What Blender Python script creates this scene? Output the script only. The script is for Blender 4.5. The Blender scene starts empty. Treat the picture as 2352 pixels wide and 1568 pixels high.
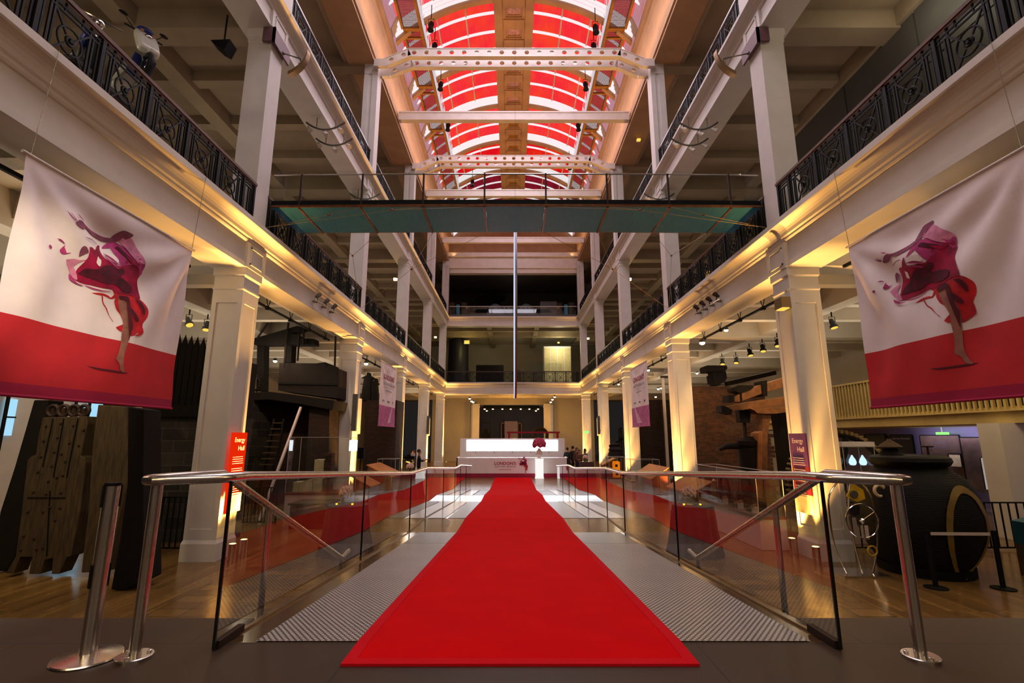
import bpy, bmesh, math, random
from mathutils import Vector, Matrix, Euler
random.seed(7)
S = bpy.context.scene
COL = S.collection
PI = math.pi
# ---------------------------------------------------------------- surveying: a ray through the camera meets a real plane
FPX, PITCH, EYE, EX = 1125.0, math.radians(11.0), 1.38, -0.10
def ray(px, py):
    u = (px-1176)/FPX; v = (784-py)/FPX
    s, c = math.sin(PITCH), math.cos(PITCH)
    dy = c-v*s
    return u/dy, (s+v*c)/dy
def A(px, py, Y):
    a, b = ray(px, py); return Vector((a*Y+EX, Y, EYE+b*Y))
def AZ(px, py, Z):
    a, b = ray(px, py); Y = (Z-EYE)/b; return Vector((a*Y+EX, Y, Z))
def AX(px, py, X):
    a, b = ray(px, py); Y = (X-EX)/a; return Vector((X, Y, EYE+b*Y))
# ---------------------------------------------------------------- mesh builder
class MB:
    def __init__(s): s.v=[]; s.f=[]; s.m=[]
    def add(s, vs, fs, m=0):
        b=len(s.v); s.v += [tuple(x) for x in vs]
        for f in fs: s.f.append(tuple(b+i for i in f)); s.m.append(m)
        return s
    def box(s,x0,x1,y0,y1,z0,z1,m=0):
        return s.add([(x0,y0,z0),(x1,y0,z0),(x1,y1,z0),(x0,y1,z0),(x0,y0,z1),(x1,y0,z1),(x1,y1,z1),(x0,y1,z1)],
            [(0,3,2,1),(4,5,6,7),(0,1,5,4),(1,2,6,5),(2,3,7,6),(3,0,4,7)],m)
    def frus(s,h0,h1,z0,z1,cx=0,cy=0,m=0):
        return s.add([(cx-h0,cy-h0,z0),(cx+h0,cy-h0,z0),(cx+h0,cy+h0,z0),(cx-h0,cy+h0,z0),(cx-h1,cy-h1,z1),(cx+h1,cy-h1,z1),(cx+h1,cy+h1,z1),(cx-h1,cy+h1,z1)],
            [(0,3,2,1),(4,5,6,7),(0,1,5,4),(1,2,6,5),(2,3,7,6),(3,0,4,7)],m)
    def obox(s,c,size,rot=(0,0,0),m=0):
        R=Euler(rot).to_matrix(); c=Vector(c); h=[x/2 for x in size]
        vs=[c+R@Vector((sx*h[0],sy*h[1],sz*h[2])) for sz in(-1,1) for sx,sy in((-1,-1),(1,-1),(1,1),(-1,1))]
        return s.add(vs,[(0,3,2,1),(4,5,6,7),(0,1,5,4),(1,2,6,5),(2,3,7,6),(3,0,4,7)],m)
    def bar(s,p,q,w,h,m=0,up=(0,0,1)):
        p=Vector(p);q=Vector(q);d=(q-p).normalized();u=Vector(up)
        if abs(d.dot(u))>.98: u=Vector((0,1,0))
        x=d.cross(u).normalized();z=x.cross(d)
        vs=[a+x*sx*w/2+z*sz*h/2 for a in(p,q) for sx,sz in((-1,-1),(1,-1),(1,1),(-1,1))]
        return s.add(vs,[(0,1,2,3),(7,6,5,4),(0,4,5,1),(1,5,6,2),(2,6,7,3),(3,7,4,0)],m)
    def tube(s,pts,r,n=8,m=0,closed=False):
        pts=[Vector(p) for p in pts]; k=len(pts); rr=r if isinstance(r,(list,tuple)) else [r]*k
        vs=[];prev=None
        for i,p in enumerate(pts):
            if closed: d=(pts[(i+1)%k]-pts[i-1]).normalized()
            else: d=((pts[min(i+1,k-1)]-p).normalized()+(p-pts[max(i-1,0)]).normalized())
            d=d.normalized() if d.length>1e-9 else Vector((0,0,1))
            if prev is None:
                u=Vector((0,0,1)) if abs(d.z)<.9 else Vector((1,0,0))
                x=d.cross(u).normalized()
            else:
                x=prev-d*prev.dot(d); x=x.normalized()
            prev=x; y=d.cross(x)
            for j in range(n):
                a=2*PI*j/n; vs.append(p+(x*math.cos(a)+y*math.sin(a))*rr[i])
        fs=[]
        for i in range(k if closed else k-1):
            i2=(i+1)%k
            for j in range(n): fs.append((i*n+j,i*n+(j+1)%n,i2*n+(j+1)%n,i2*n+j))
        if not closed: fs += [tuple(range(n))[::-1],tuple((k-1)*n+j for j in range(n))]
        return s.add(vs,fs,m)
    def cyl(s,p,q,r,n=16,m=0): return s.tube([p,q],r,n,m)
    def lathe(s,prof,c=(0,0,0),n=24,m=0,sx=1,sy=1):
        vs=[];fs=[];k=len(prof)
        for r,z in prof:
            for j in range(n):
                a=2*PI*j/n; vs.append((c[0]+r*sx*math.cos(a),c[1]+r*sy*math.sin(a),c[2]+z))
        for i in range(k-1):
            for j in range(n): fs.append((i*n+j,i*n+(j+1)%n,(i+1)*n+(j+1)%n,(i+1)*n+j))
        fs += [tuple(range(n))[::-1],tuple((k-1)*n+j for j in range(n))]
        return s.add(vs,fs,m)
    def prism(s,poly,axis,a,b,m=0):
        n=len(poly)
        def P(p,t): return {'y':(p[0],t,p[1]),'x':(t,p[0],p[1]),'z':(p[0],p[1],t)}[axis]
        vs=[P(p,a) for p in poly]+[P(p,b) for p in poly]
        fs=[tuple(range(n)),tuple(range(2*n-1,n-1,-1))]+[(i,i+n,(i+1)%n+n,(i+1)%n) for i in range(n)]
        return s.add(vs,fs,m)
    def sph(s,c,r,n=12,k=8,m=0):
        r=r if isinstance(r,(tuple,list)) else (r,r,r)
        vs=[];fs=[]
        for i in range(k+1):
            t=PI*i/k
            for j in range(n):
                a=2*PI*j/n; vs.append((c[0]+r[0]*math.sin(t)*math.cos(a),c[1]+r[1]*math.sin(t)*math.sin(a),c[2]+r[2]*math.cos(t)))
        for i in range(k):
            for j in range(n): fs.append((i*n+j,(i+1)*n+j,(i+1)*n+(j+1)%n,i*n+(j+1)%n))
        return s.add(vs,fs,m)
    def torus(s,c,R,r,axis='y',n=28,k=8,m=0,a0=0,a1=2*PI):
        full=abs(a1-a0-2*PI)<1e-6; pts=[]
        N=n if full else n+1
        for i in range(N):
            a=a0+(a1-a0)*i/n; p=(math.cos(a)*R,math.sin(a)*R)
            pts.append({'y':(c[0]+p[0],c[1],c[2]+p[1]),'x':(c[0],c[1]+p[0],c[2]+p[1]),'z':(c[0]+p[0],c[1]+p[1],c[2])}[axis])
        return s.tube(pts,r,k,m,closed=full)
    def quad(s,a,b,c,d,m=0): return s.add([a,b,c,d],[(0,1,2,3)],m)
    def build(s,name,mats,parent=None,smooth=False,world=False,bevel=0):
        vs=s.v
        if world and parent is not None:
            l=parent.location; vs=[(x-l.x,y-l.y,z-l.z) for x,y,z in vs]
        me=bpy.data.meshes.new(name); me.from_pydata([tuple(v) for v in vs],[],s.f)
        if not isinstance(mats,(list,tuple)): mats=[mats]
        for x in mats: me.materials.append(x)
        me.polygons.foreach_set('material_index',s.m)
        bm=bmesh.new(); bm.from_mesh(me); bmesh.ops.recalc_face_normals(bm,faces=bm.faces); bm.to_mesh(me); bm.free()
        if smooth:
            me.polygons.foreach_set('use_smooth',[True]*len(me.polygons)); me.set_sharp_from_angle(angle=math.radians(38))
        o=bpy.data.objects.new(name,me); COL.objects.link(o)
        if parent is not None: o.parent=parent
        if bevel:
            b=o.modifiers.new('b','BEVEL'); b.width=bevel; b.segments=2; b.limit_method='ANGLE'
        return o
def tag(o,label,cat,group=None,kind=None):
    o['label']=label; o['category']=cat
    if group: o['group']=group
    if kind: o['kind']=kind
    return o
def T(name,label,cat,loc=(0,0,0),rz=0,group=None):
    o=bpy.data.objects.new(name,None); o.empty_display_size=.1; COL.objects.link(o)
    o.location=loc; o.rotation_euler=(0,0,rz); return tag(o,label,cat,group)
def ST(o,label=None):
    o['kind']='structure'
    if label: o['label']=label
    return o
def dup(r,loc,rz=0,label=None,group=None,scale=None):
    c=r.copy(); COL.objects.link(c); c.location=loc; c.rotation_euler=(0,0,rz)
    if label: c['label']=label
    if group: c['group']=group
    if scale: c.scale=scale
    for ch in list(r.children):
        d=ch.copy(); COL.objects.link(d); d.parent=c
        for g in list(ch.children):
            e=g.copy(); COL.objects.link(e); e.parent=d
    return c
ORD=['first','second','third','fourth','fifth','sixth','seventh','eighth']
def smoothpath(pts,n=6):
    pts=[Vector(p) for p in pts]; out=[]
    for i in range(len(pts)-1):
        p0=pts[max(i-1,0)];p1=pts[i];p2=pts[i+1];p3=pts[min(i+2,len(pts)-1)]
        for j in range(n):
            t=j/n
            out.append(.5*((2*p1)+(p2-p0)*t+(2*p0-5*p1+4*p2-p3)*t*t+(3*p1-p0-3*p2+p3)*t**3))
    out.append(pts[-1]); return out
# ---------------------------------------------------------------- materials
def rgb(h):
    h=h.lstrip('#'); c=[int(h[i:i+2],16)/255 for i in(0,2,4)]
    return tuple(x/12.92 if x<=.04045 else ((x+.055)/1.055)**2.4 for x in c)
class NT:
    def __init__(s,name):
        s.mat=bpy.data.materials.new(name); s.mat.use_nodes=True; s.t=s.mat.node_tree; s.n=s.t.nodes; s.n.clear()
        s.out=s.n.new('ShaderNodeOutputMaterial')
    def N(s,t,**k):
        x=s.n.new(t)
        for a,b in k.items(): setattr(x,a,b)
        return x
    def L(s,a,b): s.t.links.new(a,b)
    def math(s,op,a,b=None):
        x=s.N('ShaderNodeMath',operation=op)
        for i,q in enumerate((a,b)):
            if q is None: continue
            if isinstance(q,(int,float)): x.inputs[i].default_value=q
            else: s.L(q,x.inputs[i])
        return x.outputs[0]
    def mix(s,f,a,b):
        x=s.N('ShaderNodeMix',data_type='RGBA')
        for i,q in ((0,f),(6,a),(7,b)):
            if isinstance(q,(int,float)): x.inputs[i].default_value=q
            elif isinstance(q,tuple): x.inputs[i].default_value=(*q[:3],1)
            else: s.L(q,x.inputs[i])
        return x.outputs[2]
    def coord(s,sc=(1,1,1),rot=(0,0,0),kind='Object'):
        c=s.N('ShaderNodeTexCoord'); m=s.N('ShaderNodeMapping'); s.L(c.outputs[kind],m.inputs[0])
        m.inputs['Scale'].default_value=sc; m.inputs['Rotation'].default_value=rot; return m.outputs[0]
    def noise(s,vec,scale=5,detail=4,rough=.55):
        x=s.N('ShaderNodeTexNoise'); x.inputs['Scale'].default_value=scale; x.inputs['Detail'].default_value=detail; x.inputs['Roughness'].default_value=rough
        s.L(vec,x.inputs['Vector']); return x.outputs[0]
    def ramp(s,f,a,b):
        x=s.N('ShaderNodeMapRange'); x.inputs[1].default_value=a; x.inputs[2].default_value=b; s.L(f,x.inputs[0]); return x.outputs[0]
    def bump(s,h,st=.3,d=.02):
        x=s.N('ShaderNodeBump'); x.inputs['Strength'].default_value=st; x.inputs['Distance'].default_value=d; s.L(h,x.inputs['Height']); return x.outputs[0]
    def pbr(s,col,rough=.5,metal=0,bump=None,spec=None,emit=None,es=0,coat=0,sss=0):
        p=s.N('ShaderNodeBsdfPrincipled')
        for k,q in (('Base Color',col),('Roughness',rough),('Metallic',metal)):
            if isinstance(q,(int,float)): p.inputs[k].default_value=q
            elif isinstance(q,tuple): p.inputs[k].default_value=(*q[:3],1)
            else: s.L(q,p.inputs[k])
        if bump is not None: s.L(bump,p.inputs['Normal'])
        if spec is not None: p.inputs['Specular IOR Level'].default_value=spec
        if coat: p.inputs['Coat Weight'].default_value=coat; p.inputs['Coat Roughness'].default_value=.12
        if emit is not None:
            if isinstance(emit,tuple): p.inputs['Emission Color'].default_value=(*emit[:3],1)
            else: s.L(emit,p.inputs['Emission Color'])
            p.inputs['Emission Strength'].default_value=es
        s.L(p.outputs[0],s.out.inputs[0]); return s.mat
def plain(name,c,rough=.6,metal=0,var=.12,scale=3,bump=0,stretch=(1,1,1),coat=0,spec=None):
    """a surface with mottled tone and a little relief"""
    c=rgb(c) if isinstance(c,str) else c
    k=NT(name); v=k.coord(stretch); f=k.noise(v,scale)
    d=tuple(x*(1-var*1.4) for x in c); l=tuple(min(1,x*(1+var)) for x in c)
    col=k.mix(k.ramp(f,.3,.7),d,l)
    b=k.bump(k.noise(v,scale*9,3),bump,.01) if bump else None
    r=k.ramp(f,.2,.8); rr=k.math('ADD',k.math('MULTIPLY',r,.12),max(0.02,rough-.06))
    return k.pbr(col,rr,metal,b,coat=coat,spec=spec)
def emis(name,c,st,var=.06,scale=2):
    c=rgb(c) if isinstance(c,str) else c
    k=NT(name); f=k.noise(k.coord(),scale)
    col=k.mix(f,tuple(x*(1-var) for x in c),c)
    e=k.N('ShaderNodeEmission'); k.L(col,e.inputs[0]); e.inputs[1].default_value=st; k.L(e.outputs[0],k.out.inputs[0]); return k.mat
def glassy(name,tint=(.93,.97,.95),refl=1.0,rough=0.0,base=.02):
    k=NT(name); tr=k.N('ShaderNodeBsdfTransparent'); tr.inputs[0].default_value=(*tint,1)
    gl=k.N('ShaderNodeBsdfGlossy'); gl.inputs['Roughness'].default_value=rough
    fr=k.N('ShaderNodeLayerWeight'); fr.inputs[0].default_value=.5
    sm=k.noise(k.coord(),1.5,2); q=k.math('ADD',k.math('MULTIPLY',k.math('ADD',k.math('POWER',fr.outputs['Facing'],4.5),.05),refl),k.math('MULTIPLY',sm,base)); q=k.math('MINIMUM',q,.95)
    mx=k.N('ShaderNodeMixShader'); k.L(q,mx.inputs[0]); k.L(tr.outputs[0],mx.inputs[1]); k.L(gl.outputs[0],mx.inputs[2]); k.L(mx.outputs[0],k.out.inputs[0]); return k.mat
M={}
M['plaster']=plain('plaster_warm_white','#d9d2c8',.62,0,.05,1.5,.04)
M['plaster2']=plain('plaster_upper','#d6cdc6',.6,0,.05,1.5,.04)
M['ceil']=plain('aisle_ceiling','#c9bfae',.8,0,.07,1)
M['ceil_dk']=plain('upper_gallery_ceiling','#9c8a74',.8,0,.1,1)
M['wall_lt']=plain('aisle_wall','#b4ab9a',.8,0,.08,.6)
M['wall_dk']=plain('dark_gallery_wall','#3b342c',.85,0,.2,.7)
M['wall_pan']=plain('grey_cladding','#55534f',.5,0,.15,.5)
M['black']=plain('black_paint','#0a0a0b',.65,0,.3,4,spec=.2)
M['iron']=plain('black_iron_balustrade','#08080a',.55,0,.3,6,spec=.25)
M['rust']=plain('brown_iron','#3a2820',.6,.4,.3,5)
M['mahog']=plain('mahogany_handrail','#4a2413',.35,0,.3,5,0,(1,.2,1),coat=.4)
def steel(name,c=(.78,.73,.67),rough=.25):
    k=NT(name); v=k.coord((40,40,2)); f=k.noise(v,3,3)
    return k.pbr(k.mix(f,tuple(x*.85 for x in c),c),k.math('ADD',k.math('MULTIPLY',f,.14),rough-.07),1.0)
M['steel']=steel('brushed_stainless'); M['chrome']=steel('polished_chrome',(.75,.74,.74),.12)
M['bronze']=steel('bronze_plate',(.34,.24,.14),.4)
M['red_carpet']=None
def carpet(name,c1,c2):
    k=NT(name); v=k.coord(); f=k.noise(v,2.2,5); g=k.noise(v,260,2)
    col=k.mix(k.ramp(f,.35,.7),rgb(c1),rgb(c2)); col=k.mix(k.math('MULTIPLY',g,.35),col,rgb('#50000a'))
    return k.pbr(col,.95,0,k.bump(g,.5,.004),spec=.1)
M['red_carpet']=carpet('red_carpet_pile','#e0000a','#ea020c'); M['carpet_edge']=carpet('red_tape_edge','#dc1622','#e01c28')
def woodfloor():
    k=NT('wood_block_floor'); c=k.N('ShaderNodeTexCoord'); sp=k.N('ShaderNodeSeparateXYZ'); k.L(c.outputs['Object'],sp.inputs[0])
    ax=k.math('ABSOLUTE',sp.outputs[0]); mid=k.math('LESS_THAN',ax,5.35)
    def brick(sx,row,off,rot,mort):
        m=k.N('ShaderNodeMapping'); k.L(c.outputs['Object'],m.inputs[0]); m.inputs['Rotation'].default_value=(0,0,rot)
        b=k.N('ShaderNodeTexBrick'); b.offset=off; k.L(m.outputs[0],b.inputs['Vector'])
        b.inputs['Scale'].default_value=1; b.inputs['Brick Width'].default_value=sx; b.inputs['Row Height'].default_value=row; b.inputs['Mortar Size'].default_value=mort; b.inputs['Mortar Smooth'].default_value=.1
        b.inputs['Color1'].default_value=(.25,.25,.25,1); b.inputs['Color2'].default_value=(.85,.85,.85,1); b.inputs['Mortar'].default_value=(0,0,0,1); b.inputs['Bias'].default_value=0
        return b
    b1=brick(.48,.30,0.0,0,.006); b2=brick(2.2,.115,.5,PI/2,.003)
    tone=k.mix(mid,b2.outputs['Color'],b1.outputs['Color']); mort=k.mix(mid,b2.outputs['Fac'],b1.outputs['Fac'])
    g=k.noise(k.coord((9,1,1)),6,5)
    col=k.mix(tone,rgb('#604626'),rgb('#9c7840')); col=k.mix(k.math('MULTIPLY',g,.45),col,rgb('#4a2f14')); col=k.mix(k.math('MULTIPLY',mort,.85),col,(.012,.008,.005))
    ro=k.math('ADD',k.math('MULTIPLY',k.noise(k.coord(),4,4),.22),.10)
    return k.pbr(col,ro,0,k.bump(k.math('SUBTRACT',1,mort),.25,.004),spec=.6)
M['floor']=woodfloor()
def slab():
    k=NT('dark_stone_landing'); v=k.coord(); f=k.noise(v,1.4,6); g=k.noise(v,60,3)
    c=k.N('ShaderNodeTexCoord'); b=k.N('ShaderNodeTexBrick'); b.offset=.5; k.L(c.outputs['Object'],b.inputs['Vector'])
    b.inputs['Scale'].default_value=1; b.inputs['Brick Width'].default_value=2.3; b.inputs['Row Height'].default_value=1.22; b.inputs['Mortar Size'].default_value=.006
    col=k.mix(k.ramp(f,.3,.75),rgb('#291b10'),rgb('#42301f')); col=k.mix(k.math('MULTIPLY',g,.25),col,rgb('#64503a')); col=k.mix(b.outputs['Fac'],col,(.012,.009,.007))
    return k.pbr(col,k.math('ADD',k.math('MULTIPLY',f,.2),.38),0,spec=.4)
M['slab']=slab()
def diamond():
    k=NT('diamond_tread_plate'); c=k.N('ShaderNodeTexCoord'); sp=k.N('ShaderNodeSeparateXYZ'); k.L(c.outputs['Object'],sp.inputs[0])
    x=k.math('MULTIPLY',sp.outputs[0],PI/.042); y=k.math('MULTIPLY',sp.outputs[1],PI/.058)
    p=k.math('MULTIPLY',k.math('SINE',k.math('ADD',x,y)),k.math('SINE',k.math('SUBTRACT',x,y)))
    h=k.ramp(k.math('ABSOLUTE',p),.35,.6); al=k.math('GREATER_THAN',p,0)
    n=k.noise(k.coord(),2,5)
    col=k.mix(h,(.10,.085,.075),(.86,.84,.84)); col=k.mix(k.math('MULTIPLY',n,.4),col,(.3,.26,.22))
    return k.pbr(col,k.math('ADD',k.math('MULTIPLY',n,.15),.30),.55,k.bump(h,.7,.006))
M['plate']=diamond()
def grating(name,horizontal=True,a=(.42,.41,.42),b=(.02,.02,.02),per=.032):
    k=NT(name); c=k.N('ShaderNodeTexCoord'); sp=k.N('ShaderNodeSeparateXYZ'); k.L(c.outputs['Object'],sp.inputs[0])
    w=k.math('SINE',k.math('MULTIPLY',sp.outputs[0],2*PI/per)); h=k.ramp(w,-.3,.3)
    return k.pbr(k.mix(h,b,a),.3,.8,k.bump(h,.8,.006))
M['grate']=grating('ribbed_metal_matting')
M['ramp_wood']=plain('varnished_ramp_boards','#5d4429',.16,0,.3,3,0,(1,14,1),coat=.5)
M['glass']=glassy('clear_glass_balustrade',(.82,.83,.78),1.2,0,.02)
M['glass_case']=glassy('display_case_glass',(.93,.96,.95),1.0)
M['glass_bridge']=glassy('bridge_glass',(.90,.95,.93),.8)
M['glass_edge']=plain('glass_edge_black','#0b0d0c',.2,0,.3,4)
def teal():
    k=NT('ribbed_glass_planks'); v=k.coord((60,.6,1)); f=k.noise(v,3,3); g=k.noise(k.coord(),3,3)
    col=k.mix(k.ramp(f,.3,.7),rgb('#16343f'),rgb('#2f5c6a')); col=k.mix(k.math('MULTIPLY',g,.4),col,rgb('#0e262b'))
    return k.pbr(col,.35,0,k.bump(f,.4,.01),spec=.18,emit=col,es=.28)  # self-glow stands in for light passing through the glass
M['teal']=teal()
M['cu']=plain('copper_edge','#7a5236',.35,.7,.2,6)
def bricks(name,c1,c2,mo,w=.23,h=.075,rough=.9,rot=0):
    k=NT(name); c=k.N('ShaderNodeTexCoord'); sp=k.N('ShaderNodeSeparateXYZ'); k.L(c.outputs['Object'],sp.inputs[0])
    cb=k.N('ShaderNodeCombineXYZ'); k.L(k.math('ADD',sp.outputs[0],sp.outputs[1]),cb.inputs[0]); k.L(sp.outputs[2],cb.inputs[1])
    b=k.N('ShaderNodeTexBrick'); k.L(cb.outputs[0],b.inputs['Vector']); b.inputs['Scale'].default_value=1; b.inputs['Brick Width'].default_value=w; b.inputs['Row Height'].default_value=h; b.inputs['Mortar Size'].default_value=min(.012,h*.1)
    b.inputs['Color1'].default_value=(*rgb(c1),1); b.inputs['Color2'].default_value=(*rgb(c2),1); b.inputs['Mortar'].default_value=(*rgb(mo),1)
    n=k.noise(k.coord(),7,5); n2=k.noise(k.coord(),1.2,3)
    col=k.mix(k.math('MULTIPLY',n,.7),b.outputs['Color'],rgb('#160e09')); col=k.mix(k.ramp(n2,.55,.8),col,rgb(mo))
    hh=k.math('ADD',k.math('MULTIPLY',k.math('SUBTRACT',1,b.outputs['Fac']),.7),k.math('MULTIPLY',n,.5))
    return k.pbr(col,rough,0,k.bump(hh,.8,.03))
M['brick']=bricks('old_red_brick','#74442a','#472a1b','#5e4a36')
M['brick_dk']=bricks('shadowed_brick','#4d3020','#33231a','#2c2520')  # darker copy of the red brick, shade put into its colours
M['stone']=bricks('rough_stone_blocks','#4a463f','#221e1a','#5c564c',.62,.3)
M['oldwood']=plain('old_dark_timber','#46351c',.7,0,.45,4,.6,(6,6,.7))
M['oldwood2']=plain('oak_timber_lit','#8a5a30',.6,0,.3,4,.4,(1,1,1))  # warm orange of the lit beams is put into this colour
M['oldwood3']=plain('blackened_timber','#150e08',.8,0,.4,4,.5,(5,5,.8),spec=.25)
M['engine']=plain('blackened_engine_iron','#1c110a',.7,.1,.4,4,.3,spec=.3)
M['boiler']=None
def boil():
    k=NT('laminated_black_boiler'); c=k.N('ShaderNodeTexCoord'); sp=k.N('ShaderNodeSeparateXYZ'); k.L(c.outputs['Object'],sp.inputs[0])
    n=k.noise(k.coord((1,1,1)),2,3); z=k.math('ADD',k.math('MULTIPLY',sp.outputs[2],230),k.math('MULTIPLY',n,26))
    w=k.ramp(k.math('SINE',z),-.6,.6)
    return k.pbr(k.mix(w,rgb('#050403'),rgb('#141009')),.6,0,k.bump(w,.6,.01),spec=.22)
M['boiler']=boil()
M['olive']=plain('olive_lining','#8a7134',.6,0,.25,2)
M['white']=plain('white_laminate','#e8e2e2',.4,0,.04,2)
M['magenta']=plain('magenta_plinth','#9a1840',.45,0,.1,2)
M['lightbox']=emis('lightbox_panel','#f1f5ff',9.0,.02)
M['ring']=plain('satin_ring_metal','#8a858e',.5,.3,.08,4)
M['led']=emis('ring_led','#dfe6ff',.95)
M['cloth_w']=plain('banner_cloth_white','#eee0de',.85,0,.04,3,.1)
M['cloth_r']=plain('banner_cloth_red','#c8262e',.85,0,.08,3,.1)
M['cloth_hem']=plain('banner_hem_magenta','#a3123f',.85,0,.08,3,.1)
M['p_dark']=plain('print_dark_plum','#560524',.85,0,.4,9)
M['p_arm']=plain('print_mauve_skin','#8c4a62',.85,0,.25,9)
M['p_veil']=plain('print_pink_veil','#b23a78',.85,0,.3,7)
M['p_pale']=plain('print_pale_pink','#d98aa8',.85,0,.25,7)
M['p_dress']=plain('print_magenta_dress','#a0083f',.85,0,.4,5)
M['p_skirt']=plain('print_red_skirt','#c2202a',.85,0,.3,6)
M['p_leg']=plain('print_leg_skin','#a06a5a',.85,0,.25,6)
M['p_shade']=plain('print_shadow','#5c0f1c',.85,0,.2,6)
M['ink_red']=plain('print_crimson','#9a1733',.8,0,.06,4)
M['ink_grey']=plain('print_grey','#5d5660',.8,0,.06,4)
M['hem_pink']=plain('banner_pink','#c0699a',.85,0,.25,5)
M['hem_pink2']=plain('banner_pink_pale','#dfb3cd',.85,0,.1,5)
M['sign_o']=emis('glowing_orange_sign','#ff3208',.85,.1); M['sign_p']=plain('purple_sign','#7a3a78',.5,0,.2,1)  # orange sign face is given its own even glow
M['sign_pr']=plain('crimson_sign','#8a1f33',.5,0,.1,2)
M['ink_w']=plain('sign_lettering','#f2d9d0',.6,0,.03,3)
M['cream']=plain('pale_panel','#d8c79a',.6,0,.12,6)
M['teal_sign']=plain('teal_sign','#0f4f5c',.5,0,.1,3); M['cyan_sign']=plain('cyan_sign','#1795bb',.5,0,.1,3)
M['cloth_table']=plain('dark_table_cloth','#4b3236',.9,0,.2,5)
M['cloth_top']=plain('grey_table_top','#4a4648',.8,0,.1,5)
M['bloom']=plain('pale_pink_bloom','#e0bfae',.8,0,.25,14,.6)
M['bloom_r']=plain('crimson_bloom','#c24668',.8,0,.55,14,.6)
M['leaf']=plain('leaf_green','#33421c',.7,0,.3,8)
M['vase']=glassy('glass_vase',(.85,.88,.85),1.2)
M['vase_w']=plain('white_vase','#f2e7e2',.25,0,.03,3)
M['candle']=emis('candle_glow','#ffb030',6)
M['bulb']=emis('warm_lamp_lens','#ffd480',22); M['bulb_w']=emis('white_lamp_lens','#fff2d8',26)
M['lens_y']=emis('dim_yellow_lens','#e0b850',1.6)
M['uplens']=emis('uplighter_lens','#ffcf60',30)
M['rib']=emis('white_rib_daylight_glow','#fff0f2',1.05,.1,1.2)  # daylight on the ribs is put in as glow of the material
M['spine']=plain('plaster_spine','#b8926c',.7,0,.1,1.2)
M['girder']=plain('painted_girder','#cfc3bb',.5,0,.06,2)
M['vent']=plain('pinkish_pane','#c99a9a',.4,0,.25,8)
def redglass(name,c1,c2,c3,st):
    k=NT(name); v=k.coord((.5,.35,.5)); f=k.noise(v,1.6,3); fine=k.noise(k.coord((14,.4,1)),3,2)
    col=k.mix(k.ramp(f,.42,.66),rgb(c1),rgb(c2)); col=k.mix(k.ramp(fine,.5,.75),col,rgb(c3))
    e=k.N('ShaderNodeEmission'); k.L(col,e.inputs[0]); e.inputs[1].default_value=st; k.L(e.outputs[0],k.out.inputs[0]); return k.mat
M['red0']=redglass('red_glazing_pale','#f9555e','#fb6a66','#ff8d92',1.0)
M['red1']=redglass('red_glazing_bright','#f6303a','#fa4a2a','#f24a54',1.0)
M['red2']=redglass('red_glazing_deep','#ea1420','#f53a14','#cc1826',.95)
M['red3']=redglass('red_glazing_far','#7d0d22','#96162c','#b03048',.9)
M['clearst']=redglass('side_glazing','#d69aa6','#e0908a','#dcb0c6',.75)
def netmat(name,col=(.02,.015,.03),per=.055,wid=.3):
    k=NT(name); c=k.N('ShaderNodeTexCoord'); sp=k.N('ShaderNodeSeparateXYZ'); k.L(c.outputs['Object'],sp.inputs[0])
    def g(o): return k.math('LESS_THAN',k.math('FRACT',k.math('DIVIDE',o,per)),wid)
    h=k.math('MAXIMUM',g(sp.outputs[0]),g(sp.outputs[1]))
    d=k.N('ShaderNodeBsdfDiffuse'); d.inputs[0].default_value=(*col,1); t=k.N('ShaderNodeBsdfTransparent'); mx=k.N('ShaderNodeMixShader')
    k.L(h,mx.inputs[0]); k.L(t.outputs[0],mx.inputs[1]); k.L(d.outputs[0],mx.inputs[2]); k.L(mx.outputs[0],k.out.inputs[0]); return k.mat
M['net']=netmat('catwalk_mesh',(.10,.08,.16),.055,.45)
M['brownrail']=plain('catwalk_rail','#9a6a24',.6,0,.1,2)
M['trusswhite']=emis('truss_daylight_glow','#f6e6ea',.8,.1)  # white lattice glows to stand in for daylight falling on it
M['screen_b']=emis('pale_blue_daylight','#a9dcf5',1.1,.1)
M['case_w']=plain('white_case_base','#cdb8b4',.5,0,.05,2)
M['woodtrim']=plain('reddish_wood_trim','#6a3520',.4,0,.2,4,0,(1,.2,1))
M['podium']=plain('wood_podium_top','#b0703c',.45,0,.2,3)
M['orange']=emis('orange_box','#ff8a10',.8); M['green_exit']=emis('green_exit_sign','#8cf07a',1.6)
M['skin']=plain('skin','#b07a5c',.6,0,.1,6); M['hair']=plain('dark_hair','#1c120c',.7,0,.3,12)
M['shirt_dk']=plain('dark_shirt','#1b1a20',.85,0,.2,6); M['trous']=plain('dark_trousers','#15141a',.85,0,.2,6)
M['shirt_br']=plain('brown_top','#5b3a2c',.85,0,.2,6); M['shirt_gr']=plain('grey_top','#6b625c',.85,0,.2,6)
M['poster_b']=plain('black_poster','#14131a',.5,0,.2,2); M['poster_c']=plain('photo_mural','#5a4436',.6,0,.45,2)
M['darkwall']=plain('slate_blue_wall','#3b3a44',.8,0,.12,1)
M['scooter_w']=plain('white_scooter_paint','#dcd8cc',.3,0,.05,3,coat=.4); M['blue']=plain('blue_trim','#1c2c7a',.4,0,.1,3)
M['rubber']=plain('black_rubber','#0b0b0b',.7,0,.2,6)
M['gold_slat']=plain('cream_slats','#c9b070',.6,0,.08,3)
M['yellow']=plain('yellow_paint','#c9a21a',.5,0,.15,4)
M['thatch']=plain('woven_straw','#6d5a3c',.9,0,.4,30,1)
M['lamp_bl']=emis('bluish_bulb','#bcd8ff',1.6)
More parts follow.
